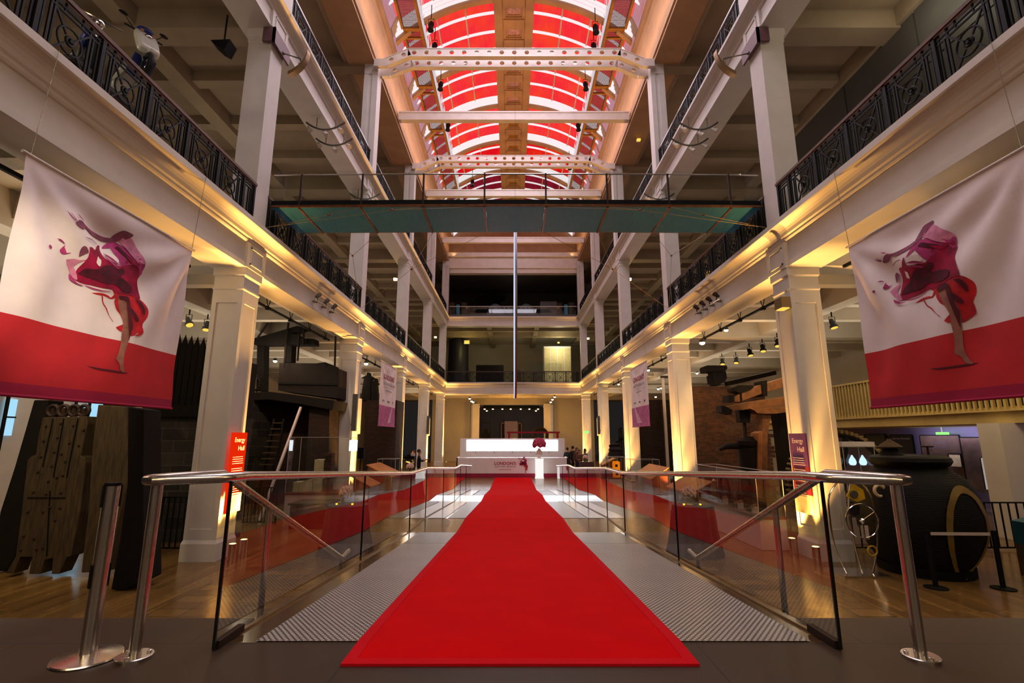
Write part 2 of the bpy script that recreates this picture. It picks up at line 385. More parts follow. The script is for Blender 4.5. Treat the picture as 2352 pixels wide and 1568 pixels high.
# ================================================================ STRUCTURE
BAY=8.22; Y0=10.55; NY=5
YC=[Y0+BAY*i for i in range(NY)]
XF=6.12; FL=-1.1; YE=44.2
# ---- floors
mb=MB(); mb.box(-26,26,4.14,70,FL-.3,FL); ST(mb.build('floor',M['floor']),'polished wood block floor of the hall')
mb=MB(); mb.box(-20,20,-9,3.68,-.35,0); mb.box(-20,-2.1,3.68,4.14,-.35,0); mb.box(2.1,20,3.68,4.14,-.35,0)
ST(mb.build('floor_landing',M['slab']),'dark stone entrance landing')
mb=MB(); mb.box(-20,-2.1,4.04,4.14,FL,-.35); mb.box(2.1,20,4.04,4.14,FL,-.35); ST(mb.build('wall_landing',M['slab']),'face of the landing')
# ---- the ramp: three flights down to the hall floor
RP=[(3.68,0.0),(9.85,-.41),(11.62,-.43),(17.4,-.785),(19.25,-.79),(24.0,FL+.01),(24.4,FL+.01)]
def rz(y):
    for (a,za),(b,zb) in zip(RP,RP[1:]):
        if y<=b: return za+(zb-za)*(y-a)/(b-a)
    return FL+.01
mb=MB(); poly=RP[:]+[(24.4,FL),(3.68,FL)]
mb.prism(poly,'x',-2.12,2.12); ramp=ST(mb.build('floor_ramp',M['ramp_wood']),'boarded ramp sloping down from the landing into the hall')
def onramp(name,mat,x0,x1,ya,yb,h=.006,parent=None,n=1):
    mb=MB(); ys=[ya+(yb-ya)*i/n for i in range(n+1)]
    for a,b in zip(ys,ys[1:]):
        mb.add([(x0,a,rz(a)+h),(x1,a,rz(a)+h),(x1,b,rz(b)+h),(x0,b,rz(b)+h)],[(0,1,2,3)])
    return mb.build(name,mat,parent)
onramp('tread_plate',M['plate'],-1.86,1.95,3.69,8.35,parent=ramp)
onramp('ribbed_matting',M['grate'],-1.86,1.95,8.36,9.84,parent=ramp)
onramp('ribbed_matting',M['grate'],-1.55,1.60,11.64,17.38,parent=ramp)
onramp('ribbed_matting',M['grate'],-1.55,1.60,19.3,23.95,parent=ramp)
for s in(-1,1):
    for a,b in((11.64,17.38),(19.3,23.95)): onramp('edge_strip',M['steel'],min(s*1.62,s*2.02),max(s*1.62,s*2.02),a,b,.007,ramp)
# stairs beside the ramp
for s in(-1,1):
    mb=MB()
    for k in range(7):
        z=-.157*(k+1); mb.box(*sorted((s*2.12,s*4.4)),4.14+.32*k,4.14+.32*(k+1),FL,z)
    ST(mb.build('floor_stair',M['slab']),'stone steps going down beside the ramp')
# ---- ground-floor columns
def ground_column():
    mb=MB()
    mb.box(-.365,.365,-.365,.365,0,.34); mb.frus(.365,.335,.34,.42)
    mb.box(-.315,.315,-.315,.315,.42,5.72)
    for a in range(4):                                   # sunk panel on every face
        R=Matrix.Rotation(a*PI/2,4,'Z')
        def pb(x0,x1,z0,z1):
            k=MB(); k.box(x0,x1,-.338,-.31,z0,z1); mb.add([R@Vector(v) for v in k.v],k.f)
        e_=.338 if a%2==0 else .31
        pb(-e_,-.235,.42,5.72); pb(.235,e_,.42,5.72); pb(-.235,.235,.42,.62); pb(-.235,.235,5.42,5.72)
    mb.frus(.335,.352,5.70,5.74); mb.box(-.352,.352,-.352,.352,5.74,5.77)
    mb.box(-.335,.335,-.335,.335,5.77,6.02); mb.frus(.335,.365,6.02,6.07); mb.box(-.365,.365,-.365,.365,6.07,6.25)
    return mb.build('column',M['plaster'])
def upper_column():
    mb=MB(); mb.box(-.32,.32,-.32,.32,0,.12); mb.box(-.29,.29,-.29,.29,.12,5.25); mb.frus(.29,.31,4.86,4.90); mb.box(-.305,.305,-.305,.305,4.90,5.05); mb.frus(.305,.335,5.05,5.09); mb.box(-.335,.335,-.335,.335,5.09,5.25)
    return mb.build('column',M['plaster2'])
def top_column():
    mb=MB(); mb.box(-.24,.24,-.24,.24,0,5.2); mb.box(-.27,-.10,-.27,-.2,0,4.9); mb.box(.05,.27,-.27,-.2,0,4.9); mb.box(-.29,.29,-.29,.29,4.7,5.2)
    for s in(-1,1): mb.box(s*.27-.03,s*.27+.03,-.27,.27,0,4.9)
    return mb.build('column',M['plaster2'])
g0,u0,t0=ground_column(),upper_column(),top_column(); first=True
for s,sd in((-1,'left'),(1,'right')):
    for i,y in enumerate(YC):
        for base,loc,lv in((g0,(s*(XF+.35),y+.36,FL),'ground floor'),(u0,(s*(XF+.29),y+.36,6.2),'first gallery'),(t0,(s*6.28,y+.36,12.3),'top gallery')):
            o=base if first else base.copy()
            if not first: COL.objects.link(o)
            o.location=loc; ST(o,f'white square column {ORD[i]} from the front on the {sd} of the {lv}')
        first=False
# ---- gallery edge beams with cornice (profile across the hall, swept along it)
def cornice(z,top):
    """(distance out from the fascia face, height)"""
    h=top-z
    p=[(.80,z),(0,z),(0,z+.10),(.015,z+.11),(.015,z+.15),(.03,z+.16),(.03,z+.56*h),(0,z+.57*h),(-.02,z+.60*h),(-.02,z+.64*h),(-.05,z+.67*h)]
    for k in range(6):
        a=k/5*PI/2; p.append((-.05-.17*(1-math.cos(a)),z+.68*h+.19*h*math.sin(a)))
    p+=[(-.24,z+.89*h),(-.24,top),(.80,top)]
    return p
for s,sd in((-1,'left'),(1,'right')):
    for z,top,nm in((5.15,6.2,'lower'),(11.45,12.3,'upper')):
        mb=MB(); mb.prism([(s*(XF+a),b) for a,b in cornice(z,top)],'y',-4,YE+.24)
        for y in YC+[Y0-BAY]:                            # blocks over the columns with a framed panel
            x0,x1=sorted((s*(XF-.035),s*(XF+.05))); h=top-z
            mb.box(x0,x1,y-.05,y+.77,z-.002,z+.55*h)
            x0,x1=sorted((s*(XF-.055),s*(XF-.02)))
            for a,b,c,d in((.08,.64,.08,.11),(.08,.64,.44,.47)): mb.box(x0,x1,y+a,y+b,z+c*h,z+d*h)
            for a,b in((.08,.11),(.61,.64)): mb.box(x0,x1,y+a,y+b,z+.08*h,z+.47*h)
        ST(mb.build('trim_gallery_'+nm+'_'+sd,M['plaster'] if nm=='lower' else M['plaster2']),f'{nm} gallery edge beam and cornice on the {sd}')
        mb=MB(); mb.box(*sorted((s*(XF+.8),s*17)),-4,62,top-.22,top-.01); 
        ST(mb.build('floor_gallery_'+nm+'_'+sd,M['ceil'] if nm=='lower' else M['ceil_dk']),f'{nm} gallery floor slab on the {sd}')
        mb=MB()
        for i in range(-1,6):                            # deep cross beams and the ribs between them
            y=Y0+BAY*i+.36; mb.box(*sorted((s*(XF+.8),s*17)),y-.3,y+.3,z+.05,top-.2)
            for q in(1,2,3): 
                yy=y+BAY*q/4; mb.box(*sorted((s*(XF+.8),s*17)),yy-.17,yy+.17,z+.3,top-.2)
        mb.box(*sorted((s*9.6,s*10.1)),-4,50,z+.12,top-.2)
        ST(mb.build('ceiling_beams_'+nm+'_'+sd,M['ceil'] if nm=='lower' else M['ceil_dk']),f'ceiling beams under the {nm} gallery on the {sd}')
    # roof girder above the top gallery
    mb=MB(); x=lambda a:s*a
    prof=[(7.3,17.5),(6.12,17.5),(6.12,17.62),(6.05,17.64),(6.05,17.72),(6.1,17.74),(6.1,19.7),(6.06,19.75),(6.06,20.1),(5.98,20.14),(5.98,20.3),(5.93,20.34),(5.93,20.55),(6.05,20.75),(7.3,20.8)]
    mb.prism([(s*a,b) for a,b in prof],'y',4,YE+.2); ST(mb.build('trim_roof_girder_'+sd,M['spine']),f'deep roof girder on the {sd}')
    mb=MB(); mb.box(*sorted((s*7.2,s*15)),-4,60,17.95,18.1)
    for i in range(0,6):
        y=Y0+BAY*i+.36; mb.box(*sorted((s*6.3,s*15)),y-.25,y+.25,17.4,18)
    mb.box(*sorted((s*7.2,s*7.5)),-4,50,17.55,18); mb.box(*sorted((s*9,s*9.3)),-4,50,17.55,18)
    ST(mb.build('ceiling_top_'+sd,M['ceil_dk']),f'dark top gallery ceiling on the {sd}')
    # outer walls
    mb=MB(); mb.box(*sorted((s*17,s*17.3)),4.14,62,FL,5.95); ST(mb.build('wall_'+sd,M['wall_lt']),f'outer wall of the {sd} aisle')
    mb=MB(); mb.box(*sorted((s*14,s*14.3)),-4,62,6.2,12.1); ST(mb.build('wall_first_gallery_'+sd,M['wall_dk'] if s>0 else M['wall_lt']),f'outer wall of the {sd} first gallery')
    mb=MB(); mb.box(*sorted((s*12,s*12.3)),-4,62,12.3,18); ST(mb.build('wall_top_gallery_'+sd,M['wall_dk']),f'outer wall of the {sd} top gallery')
# grey cladding inside the right first gallery
mb=MB(); mb.box(9.75,9.95,0,15.2,6.2,11.9)
for j in range(6):
    for k in range(3): mb.box(9.70,9.76,.05+2.55*j,.05+2.55*j+2.5,6.22+1.9*k,6.22+1.9*k+1.86)
ST(mb.build('wall_cladding_right',M['wall_pan']),'grey panelled partition behind the right railing')
# ---- back of the hall (behind the camera) and end walls
mb=MB(); mb.box(-20,20,-9.3,-9,-.35,24); ST(mb.build('wall_back',M['wall_lt']),'wall behind the entrance')
for z,top,nm in((5.15,6.2,'lower'),(11.45,12.3,'upper')):
    mb=MB(); mb.prism([(YE+a,b) for a,b in cornice(z,top)],'x',-XF-.1,XF+.1); ST(mb.build('trim_gallery_'+nm+'_end',M['plaster'] if nm=='lower' else M['plaster2']),f'{nm} gallery edge beam across the far end')
    mb=MB(); mb.box(-6.9,6.9,YE+.8,62,top-.22,top-.01); ST(mb.build('floor_gallery_'+nm+'_end',M['ceil']),f'{nm} end gallery floor slab')
    mb=MB()
    for y in(47.2,50): mb.box(-6.9,6.9,y-.25,y+.25,z+.1,top-.2)
    for x in(-2.3,2.3): mb.box(x-.22,x+.22,YE+.8,60,z+.2,top-.2)
    ST(mb.build('ceiling_beams_'+nm+'_end',M['ceil'] if nm=='lower' else M['ceil_dk']),f'ceiling beams under the {nm} end gallery')
mb=MB()                                                   # top end beams
mb.box(-6.3,6.3,YE,YE+.6,16.55,17.0); mb.box(-6.3,6.3,YE-.12,YE+.6,17.0,17.35); mb.box(-6.3,6.3,YE-.05,YE+.6,17.35,18.1); mb.box(-6.3,6.3,YE-.3,YE+.6,18.1,18.5)
ST(mb.build('trim_roof_end',M['girder']),'stepped beam across the far end under the roof')
mb=MB(); mb.box(-8,8,YE+1.6,YE+1.8,18.3,26); ST(mb.build('wall_roof_end',M['spine']),'end wall of the vault')
# level 0 lobby
pA,pB=A(1080,930,52).x,A(1272,930,52).x
oA,oB=A(1112,930,52).x,A(1240,930,52).x
mb=MB(); mb.box(-8.5,pA,52,52.3,FL,5.4); mb.box(pB,8.5,52,52.3,FL,5.4); mb.box(pA,pB,52,52.3,4.72,5.4); ST(mb.build('wall_lobby',M['wall_lt']),'beige lobby wall with a wide opening')
for xa,xb in((A(1086,930,51.5).x,A(1101,930,51.5).x),(A(1249,930,51.5).x,A(1264,930,51.5).x)):
    mb=MB(); mb.box(xa,xb,51.2,51.9,FL,4.75); mb.box(xa-.05,xb+.05,51.15,51.95,4.4,4.5); mb.box(xa-.05,xb+.05,51.15,51.95,FL,FL+.35); ST(mb.build('column',M['plaster']),'lobby pillar beside the opening')
mb=MB(); mb.box(-9,9,61,61.3,FL,6); ST(mb.build('wall_end',M['darkwall']),'slate coloured wall at the far end')
mb=MB(); 
for s in(-1,1): mb.box(s*4.4-.15,s*4.4+.15,52.3,61,FL,5.4)
ST(mb.build('wall_lobby_side',M['plaster']),'white side walls of the far room')
mb=MB(); mb.box(-4.4,4.4,52.3,61,5.1,5.3); ST(mb.build('ceiling_far_room',M['plaster']),'far room ceiling')
# level 1 and level 2 end galleries
mb=MB(); mb.box(-14,14,57,57.3,6.2,12.1); ST(mb.build('wall_end_first_gallery',M['wall_lt']),'wall behind the first end gallery')
mb=MB(); mb.box(-14,14,54,54.3,12.3,15.2); mb.box(-14,14,52,54.3,14.9,18); mb.box(-7,7,45,54,16.9,17.1); ST(mb.build('wall_end_top_gallery',M['wall_dk']),'dark wall behind the top end gallery')
mb=MB(); mb.box(-6,6,53.7,53.9,13.6,14.8); ST(mb.build('trim_end_band',M['wall_lt']),'pale band on the dark end wall')
# ---- roof: barrel vault
ZC,RV,XS=15.4,8.35,1.05
def vz(x,r=RV): return ZC+math.sqrt(r*r-x*x)
THK=[16.55+4.11*k for k in range(8)]
def arc(x0,x1,n,r): return [(x0+(x1-x0)*i/n,vz(x0+(x1-x0)*i/n,r)) for i in range(n+1)]
for s,sd in((-1,'left'),(1,'right')):
    for k,y in enumerate(THK[:-1]):
        yy=y+4.11; nm='red0' if y<19 else 'red1' if y<29 else 'red2' if y<35.5 else 'red3'  # brightness fall-off down the vault painted as paler to deeper glass
        mb=MB(); P_=arc(s*XS,s*5.75,14,RV)
        for (xa,za),(xb,zb) in zip(P_,P_[1:]): mb.quad((xa,y,za),(xb,y,zb),(xb,yy,zb),(xa,yy,za))
        ST(mb.build('window_roof_'+sd+'_%d'%(k+1),M[nm],smooth=True),'red glazing of the vault')
        mb=MB(); mb.quad((s*6.0,y,20.78),(s*5.72,y,21.55),(s*5.72,yy,21.55),(s*6.0,yy,20.78)); g=ST(mb.build('window_side_'+sd+'_%d'%(k+1),M['clearst']),'pale side glazing at the foot of the vault')
        mb=MB()
        for q in(0,.5): mb.bar((s*5.97,y+4.11*q,20.78),(s*5.69,y+4.11*q,21.55),.5 if q==0 else .12,.06)
        mb.build('glazing_bar',M['girder'],g)
        # hung catwalk with black mesh floor, brown side rails and white lattice
        mb=MB(); mb.quad((s*5.52,y,21.4),(s*4.68,y,21.4),(s*4.68,yy,21.4),(s*5.52,yy,21.4))
        cw=ST(mb.build('ceiling_catwalk_'+sd+'_%d'%(k+1),M['net']),'black mesh catwalk under the vault')
        mb=MB(); mb.box(*sorted((s*5.50,s*5.62)),y,yy,21.3,21.55); mb.box(*sorted((s*4.58,s*4.7)),y,yy,21.3,21.55); mb.box(*sorted((s*4.6,s*5.6)),y+.3,y+.5,21.32,21.42); mb.box(*sorted((s*4.6,s*5.6)),y+.9,y+1.0,21.32,21.42); mb.build('side_rail',M['brownrail'],cw)
        mb=MB(); x=s*4.52
        mb.tube([(x,y,22.45),(x,yy,22.45)],.035,6)
        for q in range(4):
            a=y+4.11*q/4; mb.tube([(x,a,21.5),(x,a+.5,22.45)],.025,5); mb.tube([(x,a+.5,22.45),(x,a+1.03,21.5)],.025,5)
        mb.box(x-.05,x+.05,y,yy,21.5,21.6); mb.build('lattice',M['trusswhite'],cw)
def rib(w,r0,r1):
    mb=MB()
    for s in(-1,1):
        P_=arc(s*XS,s*5.9,16,r0); Q=arc(s*XS,s*5.9,16,r1)
        for i in range(16):
            (xa,za),(xb,zb),(xc,zc),(xd,zd)=P_[i],P_[i+1],Q[i+1],Q[i]
            mb.add([(xa,0,za),(xb,0,zb),(xc,0,zc),(xd,0,zd),(xa,w,za),(xb,w,zb),(xc,w,zc),(xd,w,zd)],[(0,1,2,3),(7,6,5,4),(0,4,5,1),(3,2,6,7)])
    return mb
def thick():
    mb=MB()
    for w0,r0 in((0,RV-.02),(.17,RV-.09),(.34,RV-.16)):
        k=rib(.13,r0,r0-.10); mb.add([(x,y+w0,z) for x,y,z in k.v],k.f)
    k=rib(.25,RV-.18,RV-.42); mb.add([(x,y+.5,z) for x,y,z in k.v],k.f,1)
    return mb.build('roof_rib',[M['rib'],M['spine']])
R0=thick()
for k,y in enumerate(THK): 
    o=R0 if k==0 else R0.copy()
    if k: COL.objects.link(o)
    o.location=(0,y,0); ST(o,'broad white rib of the vault')
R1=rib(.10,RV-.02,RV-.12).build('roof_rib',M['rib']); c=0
for y in THK[:-1]:
    for q in(1.62,2.86):
        o=R1 if c==0 else R1.copy()
        if c: COL.objects.link(o)
        c+=1; o.location=(0,y+q,0); ST(o,'thin white rib of the vault')
for s in(-1,1):                                           # purlins
    for xx in(2.55,4.0):
        mb=MB(); x=s*xx; mb.box(x-.035,x+.035,14,YE+1.6,vz(x)-.10,vz(x)+.0); ST(mb.build('roof_purlin',M['girder']),'slender bar along the vault')
mb=MB(); zt=vz(XS)-.35
for s in(-1,1):
    mb.box(*sorted((s*.62,s*XS)),14,YE+1.6,zt,zt+.5); mb.box(*sorted((s*.56,s*.62)),14,YE+1.6,zt+.06,zt+.5)
mb.box(-.62,.62,14,YE+1.6,zt+.3,zt+.5)
y=14.3
while y<45:
    mb.box(-.56,.56,y,y+.62,zt,zt+.42)
    for a,b,zz in((.43,.56,.16),(.30,.43,.22)):
        pass
    y+=1.37
spn=ST(mb.build('ceiling_spine',M['spine']),'plaster spine of the vault with square coffers')
y=14.92
while y<45:
    k=MB()
    for s in(-1,1):
        k.box(*sorted((s*.44,s*.56)),y,y+.75,zt+.07,zt+.3); k.box(*sorted((s*.34,s*.44)),y+.08,y+.67,zt+.14,zt+.3)
    for a,b in((0,.08),(.67,.75)): k.box(-.44,.44,y+a,y+b,zt+.07,zt+.3)
    for a,b in((.08,.16),(.59,.67)): k.box(-.34,.34,y+a,y+b,zt+.14,zt+.3)
    k.build('coffer_frame',M['spine'],spn)
    k=MB(); k.box(-.34,.34,y+.16,y+.59,zt+.19,zt+.195); k.build('coffer_pane',M['vent'] if y<31 else M['brownrail'],spn); y+=1.37
# ---- cross beams below the vault
def holed(L,H,n,r):
    """plate in xz with n round holes, origin at its lower left corner"""
    mb=MB(); w=L/n; K=16
    for i in range(n):
        cx=w*(i+.5); cz=H/2; o=[];c=[]
        for j in range(K):
            a=2*PI*j/K+PI/K; d=(math.cos(a),math.sin(a)); t=min((w/2)/max(1e-6,abs(d[0])),(H/2)/max(1e-6,abs(d[1])))
            o.append((cx+d[0]*t,0,cz+d[1]*t)); c.append((cx+d[0]*r,0,cz+d[1]*r))
        mb.add(o+c,[(j,(j+1)%K,K+(j+1)%K,K+j) for j in range(K)])
        for sx,sz in((-1,-1),(1,-1),(1,1),(-1,1)):
            P=(cx+sx*w/2,0,cz+sz*H/2); q=[p for p in o]; 
            cand=sorted(range(K),key=lambda j:(Vector(o[j])-Vector(P)).length)[:2]; mb.add([o[cand[0]],o[cand[1]],P],[(0,1,2)])
    return mb
def cranked(y):
    mb=MB()
    for yy in(0,.62):
        H=.36; z0=17.68
        k=holed(9.3,H,17,.10); mb.add([(x-4.65,yy,z+z0) for x,_,z in k.v],k.f)
        mb.box(-4.65,4.65,yy-.02,yy+.2,z0-.03,z0); mb.box(-4.65,4.65,yy-.02,yy+.2,z0+H,z0+H+.03)
        for s in(-1,1):
            L=1.15; d=Vector((.90,-.44)).normalized(); nrm=Vector((.44,.90)).normalized()
            k=holed(L,H,2,.10); f=lambda x,z:(s*(4.65+d.x*x+nrm.x*(z-H)),z0+H+d.y*x+nrm.y*(z-H))
            mb.add([(f(x,z)[0],yy,f(x,z)[1]) for x,_,z in k.v],k.f)
            for zz in(0,H):
                a=f(0,zz);b=f(L,zz); mb.bar((a[0],yy+.09,a[1]),(b[0],yy+.09,b[1]),.22,.03)
            e=f(L,H/2); mb.box(*sorted((e[0]-s*.05,s*6.1)),yy-.02,yy+.16,e[1]-.2,e[1]+.16)
    return mb.build('roof_beam',M['girder'])
b0=cranked(0); cnt=0
for y in(18.6,26.9,35.2):
    o=b0 if cnt==0 else b0.copy()
    if cnt: COL.objects.link(o)
    cnt+=1; o.location=(0,y,0); ST(o,'cranked white roof beam pierced with round holes')
mb=MB(); mb.box(-6.02,6.02,0,.30,17.6,17.68); mb.box(-6.02,6.02,.03,.27,17.68,18.02); mb.box(-6.02,6.02,0,.30,18.02,18.1); b1=mb.build('roof_beam',M['girder'])
for c,y in enumerate((22.85,31.1,39.3)):
    o=b1 if c==0 else b1.copy()
    if c: COL.objects.link(o)
    o.location=(0,y,0); ST(o,'plain white roof beam across the hall')
# ================================================================ THINGS
# ---- iron balustrades of the galleries
def balustrade(name,label,cat,group,L,n,loc,rz,fine=True):
    t=T(name,label,cat,loc,rz,group)                     # runs along local +x from 0 to L
    mb=MB(); mb.box(-.02,L+.02,-.045,.045,.96,1.02); mb.box(-.01,L+.01,-.03,.03,.93,.96); mb.build('handrail',M['mahog'],t)
    mb=MB()
    for z in(.06,.14,.80,.87): mb.box(0,L,-.014,.014,z-.011,z+.011)
    mb.box(0,L,-.05,.05,.0,.045); mb.build('rail',M['iron'],t)
    for e in(0,1):
        mb=MB()
        for x in [q*.085 for q in range(1,20)]:
            if x<(L-n*.966)/2-.1: x_=L-x if e else x; mb.box(x_-.012,x_+.012,-.012,.012,.06,.80)
        if mb.v: mb.build('end_bars',M['iron'],t)
    w=.966; o_=(L-n*w)/2-.05
    for i in range(n+3):
        mb=MB(); x=(o_+w*(i-1)) if 0<i<n+2 else (.03 if i==0 else L-.03); mb.box(x-.03,x+.03,-.03,.03,0,.95); mb.box(x-.05,x+.05,-.05,.05,0,.10)
        for dx in(-.07,.07):
            if 0<x+dx<L: mb.box(x+dx-.012,x+dx+.012,-.012,.012,.05,.95)
        mb.build('post',M['iron'],t)
    p0=None
    for i in range(n):
        if p0 is None:
            mb=MB(); c=o_+w*.5; h=.27; zc=.47
            for x in(c-h,c+h): mb.box(x-.014,x+.014,-.012,.012,.05,.93)
            for a in((-1,-1),(-1,1),(1,-1),(1,1)): mb.bar((c+a[0]*.06,0,zc+a[1]*.06),(c+a[0]*h,0,zc+a[1]*.33),.024,.024)
            for x in(c-h-.055,c+h+.055): mb.box(x-.013,x+.013,-.012,.012,.06,.80)
            for x in(c-h*.5,c+h*.5): mb.box(x-.01,x+.01,-.01,.01,.80,.93)
            p0=mb.build('panel',M['iron'],t)
            mb=MB(); mb.torus((c,0,zc),.185,.015,'y',22,5); mb.torus((c,0,zc),.055,.022,'y',12,5); mb.box(c-.02,c+.02,-.03,.03,zc-.02,zc+.02); md=mb.build('medallion',M['iron'],p0)
        else:
            o=p0.copy(); COL.objects.link(o); o.parent=t; o.location=(w*i,0,0); e=md.copy(); COL.objects.link(e); e.parent=o
    return t
bl=None
for lv,z in(('first',6.2),('top',12.3)):
    for s,sd in((-1,'left'),(1,'right')):
        for i in range(-1,4):
            if lv=='top' and i<0: continue
            a=Y0+BAY*i+.66; L=BAY-.60; x=s*(XF+.02)
            where=['before','behind','behind','behind','behind'][i+1]; nth=ORD[max(i,0)]
            lab=f'black iron balustrade on the {sd} {lv} gallery, just behind the {nth} column' if i>=0 else f'nearest and largest black iron balustrade on the {sd} {lv} gallery'
            g='iron balustrades of the galleries'
            if bl is None: bl=balustrade('balustrade',lab,'railing',g,L,7,(x,a,z),PI/2)
            else: dup(bl,(x,a,z),PI/2,lab)
o=balustrade('balustrade','black iron balustrade with circle motifs across the far end above the lobby','railing','iron balustrades of the galleries',11.9,12,(-5.95,YE+.0,6.2),0)
# glass railing on the top end gallery
t=T('glass_railing','clear glass railing across the far end of the top gallery','railing',(0,YE+.1,12.3))
for k in range(6):
    mb=MB(); mb.box(-5.9+1.97*k,-5.9+1.97*k+1.93,-.01,.01,.05,1.0); mb.build('glass_panel',M['glass_case'],t)
mb=MB(); mb.box(-5.95,5.95,-.03,.03,1.0,1.05); mb.build('handrail',M['girder'],t)
mb=MB(); mb.box(-5.95,5.95,-.05,.05,0,.25); mb.build('kerb',M['wall_pan'],t)
# ---- glass footbridge
def bz(x): return 7.0-.035*(x/6)**2
t=T('glass_footbridge','teal glass footbridge with clear sides hung across the hall on steel cables','bridge',(0,12.1,7.0))
BX=[-6.1]+[(k-3.5)*1.535-.02 for k in range(8)]+[6.1]; yA,yB=11.33,12.86
for a,b in zip(BX,BX[1:]):
    mb=MB(); za,zb=bz(a),bz(b); vs=[(a+.03,yA,za),(b-.03,yA,zb),(b-.03,yB,zb),(a+.03,yB,za)]
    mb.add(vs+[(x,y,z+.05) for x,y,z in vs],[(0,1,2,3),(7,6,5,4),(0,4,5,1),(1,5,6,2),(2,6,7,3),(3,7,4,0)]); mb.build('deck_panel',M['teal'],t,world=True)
    for yy,nm in((yA,'front'),(yB,'back')):
        mb=MB(); mb.add([(a+.02,yy,za+.19),(b-.02,yy,zb+.19),(b-.02,yy,zb+1.0),(a+.02,yy,za+1.0)],[(0,1,2,3)]); mb.build('glass_panel',M['glass_bridge'],t,world=True)
for yy in(yA,yB):
    mb=MB(); xs=[-6.1+.61*k for k in range(21)]
    for a,b in zip(xs,xs[1:]): mb.bar((a,yy,bz(a)+.125),(b,yy,bz(b)+.125),.04,.11)
    mb.build('edge_beam',M['black'],t,world=True)
    mb=MB()
    for a,b in zip(xs,xs[1:]): mb.bar((a,yy,bz(a)+.03),(b,yy,bz(b)+.03),.07,.055)
    mb.build('edge_trim',M['cu'],t,world=True)
    mb=MB(); mb.tube([(x,yy,bz(x)+.89) for x in xs],.018,6); mb.build('handrail',M['steel'],t,world=True)
    for x in BX[1:-1]:
        mb=MB(); mb.box(x-.02,x+.02,yy-.025,yy+.025,bz(x)+.03,bz(x)+.90); mb.build('post',M['rust'],t,world=True)
for x in BX[1:-1]:
    mb=MB(); mb.box(x-.025,x+.025,yA,yB,bz(x)-.03,bz(x)+.0); mb.build('cross_beam',M['cu'],t,world=True)
def cable(pts,r=.006):
    mb=MB(); mb.tube(pts,r,5); mb.build('cable',M['bronze'],t,world=True)
for s in(-1,1):
    b=Vector((s*6.1,11.15,6.36)); n1=Vector((s*4.6,11.2,6.72)); n2=Vector((s*3.05,11.2,6.85))
    cable([b,n1]); cable([n1,(BX[2]*-s if s>0 else BX[2],yA,bz(3.8))]); cable([b,n2])
    cable([n2,(s*2.3,yA,bz(2.3))]); cable([n2,(s*.78,yA,bz(.78))])
    b2=Vector((s*6.1,18.7,6.3)); m1=A(1176+s*366,587,14.6); m2=A(1176+s*231,618,15.8)
    cable([b2,m1]); cable([m1,(s*3.83,yB,bz(3.8))]); cable([m1,(s*5.36,yB,bz(5.3))]); cable([b2,m2]); cable([m2,(s*2.3,yB,bz(2.3))]); cable([m2,(s*.78,yB,bz(.78))])
    for q in(n1,n2,m1,m2):
        mb=MB(); mb.sph(q,.035,8,6); mb.build('cable_clamp',M['cu'],t,world=True)
# ---- energy ring, seen edge-on
t=T('light_ring','slim hanging light ring seen edge-on as a bright vertical bar under the footbridge','light ring',(0,17.4,2.65))
R_=3.2; cz=5.9
def band(x0,x1,r0,r1,mat,nm):
    mb=MB(); n=96
    for i in range(n):
        a,b=2*PI*i/n,2*PI*(i+1)/n; f=lambda r,q,x:(x,17.4+r*math.cos(q),cz+r*math.sin(q))
        vs=[f(r0,a,x0),f(r1,a,x0),f(r1,b,x0),f(r0,b,x0),f(r0,a,x1),f(r1,a,x1),f(r1,b,x1),f(r0,b,x1)]
        mb.add(vs,[(0,1,2,3),(7,6,5,4),(0,3,7,4),(1,5,6,2)])
    return mb.build(nm,mat,t,world=True,smooth=True)
band(-.005,.06,R_-.16,R_,M['ring'],'steel_band'); band(-.032,-.006,R_-.15,R_-.02,M['led'],'light_strip')
for y in(15.4,19.4):
    mb=MB(); mb.tube([(0.02,y,cz+math.sqrt(R_*R_-4.0)),(0.02,y,17.6)],.002,4); mb.build('hanging_wire',M['rust'],t,world=True)
# ---- writing as flat meshes
def text2d(s,size=1,align='CENTER',bold=0):
    cu=bpy.data.curves.new('writing','FONT'); cu.body=s; cu.size=size; cu.align_x=align; cu.offset=bold; cu.resolution_u=3
    o=bpy.data.objects.new('writing',cu); COL.objects.link(o); bpy.context.view_layer.update()
    me=bpy.data.meshes.new_from_object(o.evaluated_get(bpy.context.evaluated_depsgraph_get()))
    vs=[(v.co.x,v.co.y) for v in me.vertices]; fs=[tuple(p.vertices) for p in me.polygons]
    bpy.data.objects.remove(o); bpy.data.curves.remove(cu); bpy.data.meshes.remove(me); return vs,fs
def fit(s,w,h,bold=0,align='CENTER'):
    """writing scaled into a w x h box, origin at its centre"""
    vs,fs=text2d(s,1,'LEFT',bold); x0=min(v[0] for v in vs);x1=max(v[0] for v in vs);y0=min(v[1] for v in vs);y1=max(v[1] for v in vs)
    return [((x-(x0+x1)/2)/(x1-x0)*w,(y-(y0+y1)/2)/(y1-y0)*h) for x,y in vs],fs
def tess(poly,cut=.06):
    bm=bmesh.new(); f=bm.faces.new([bm.verts.new((x,y,0)) for x,y in poly]); bmesh.ops.triangulate(bm,faces=[f])
    for _ in range(4):
        e=[e for e in bm.edges if e.calc_length()>cut]
        if not e: break
        bmesh.ops.subdivide_edges(bm,edges=e,cuts=1); bmesh.ops.triangulate(bm,faces=[f for f in bm.faces if len(f.verts)>3])
    bm.verts.index_update(); r=[(v.co.x,v.co.y) for v in bm.verts],[tuple(v.index for v in f.verts) for f in bm.faces]; bm.free(); return r
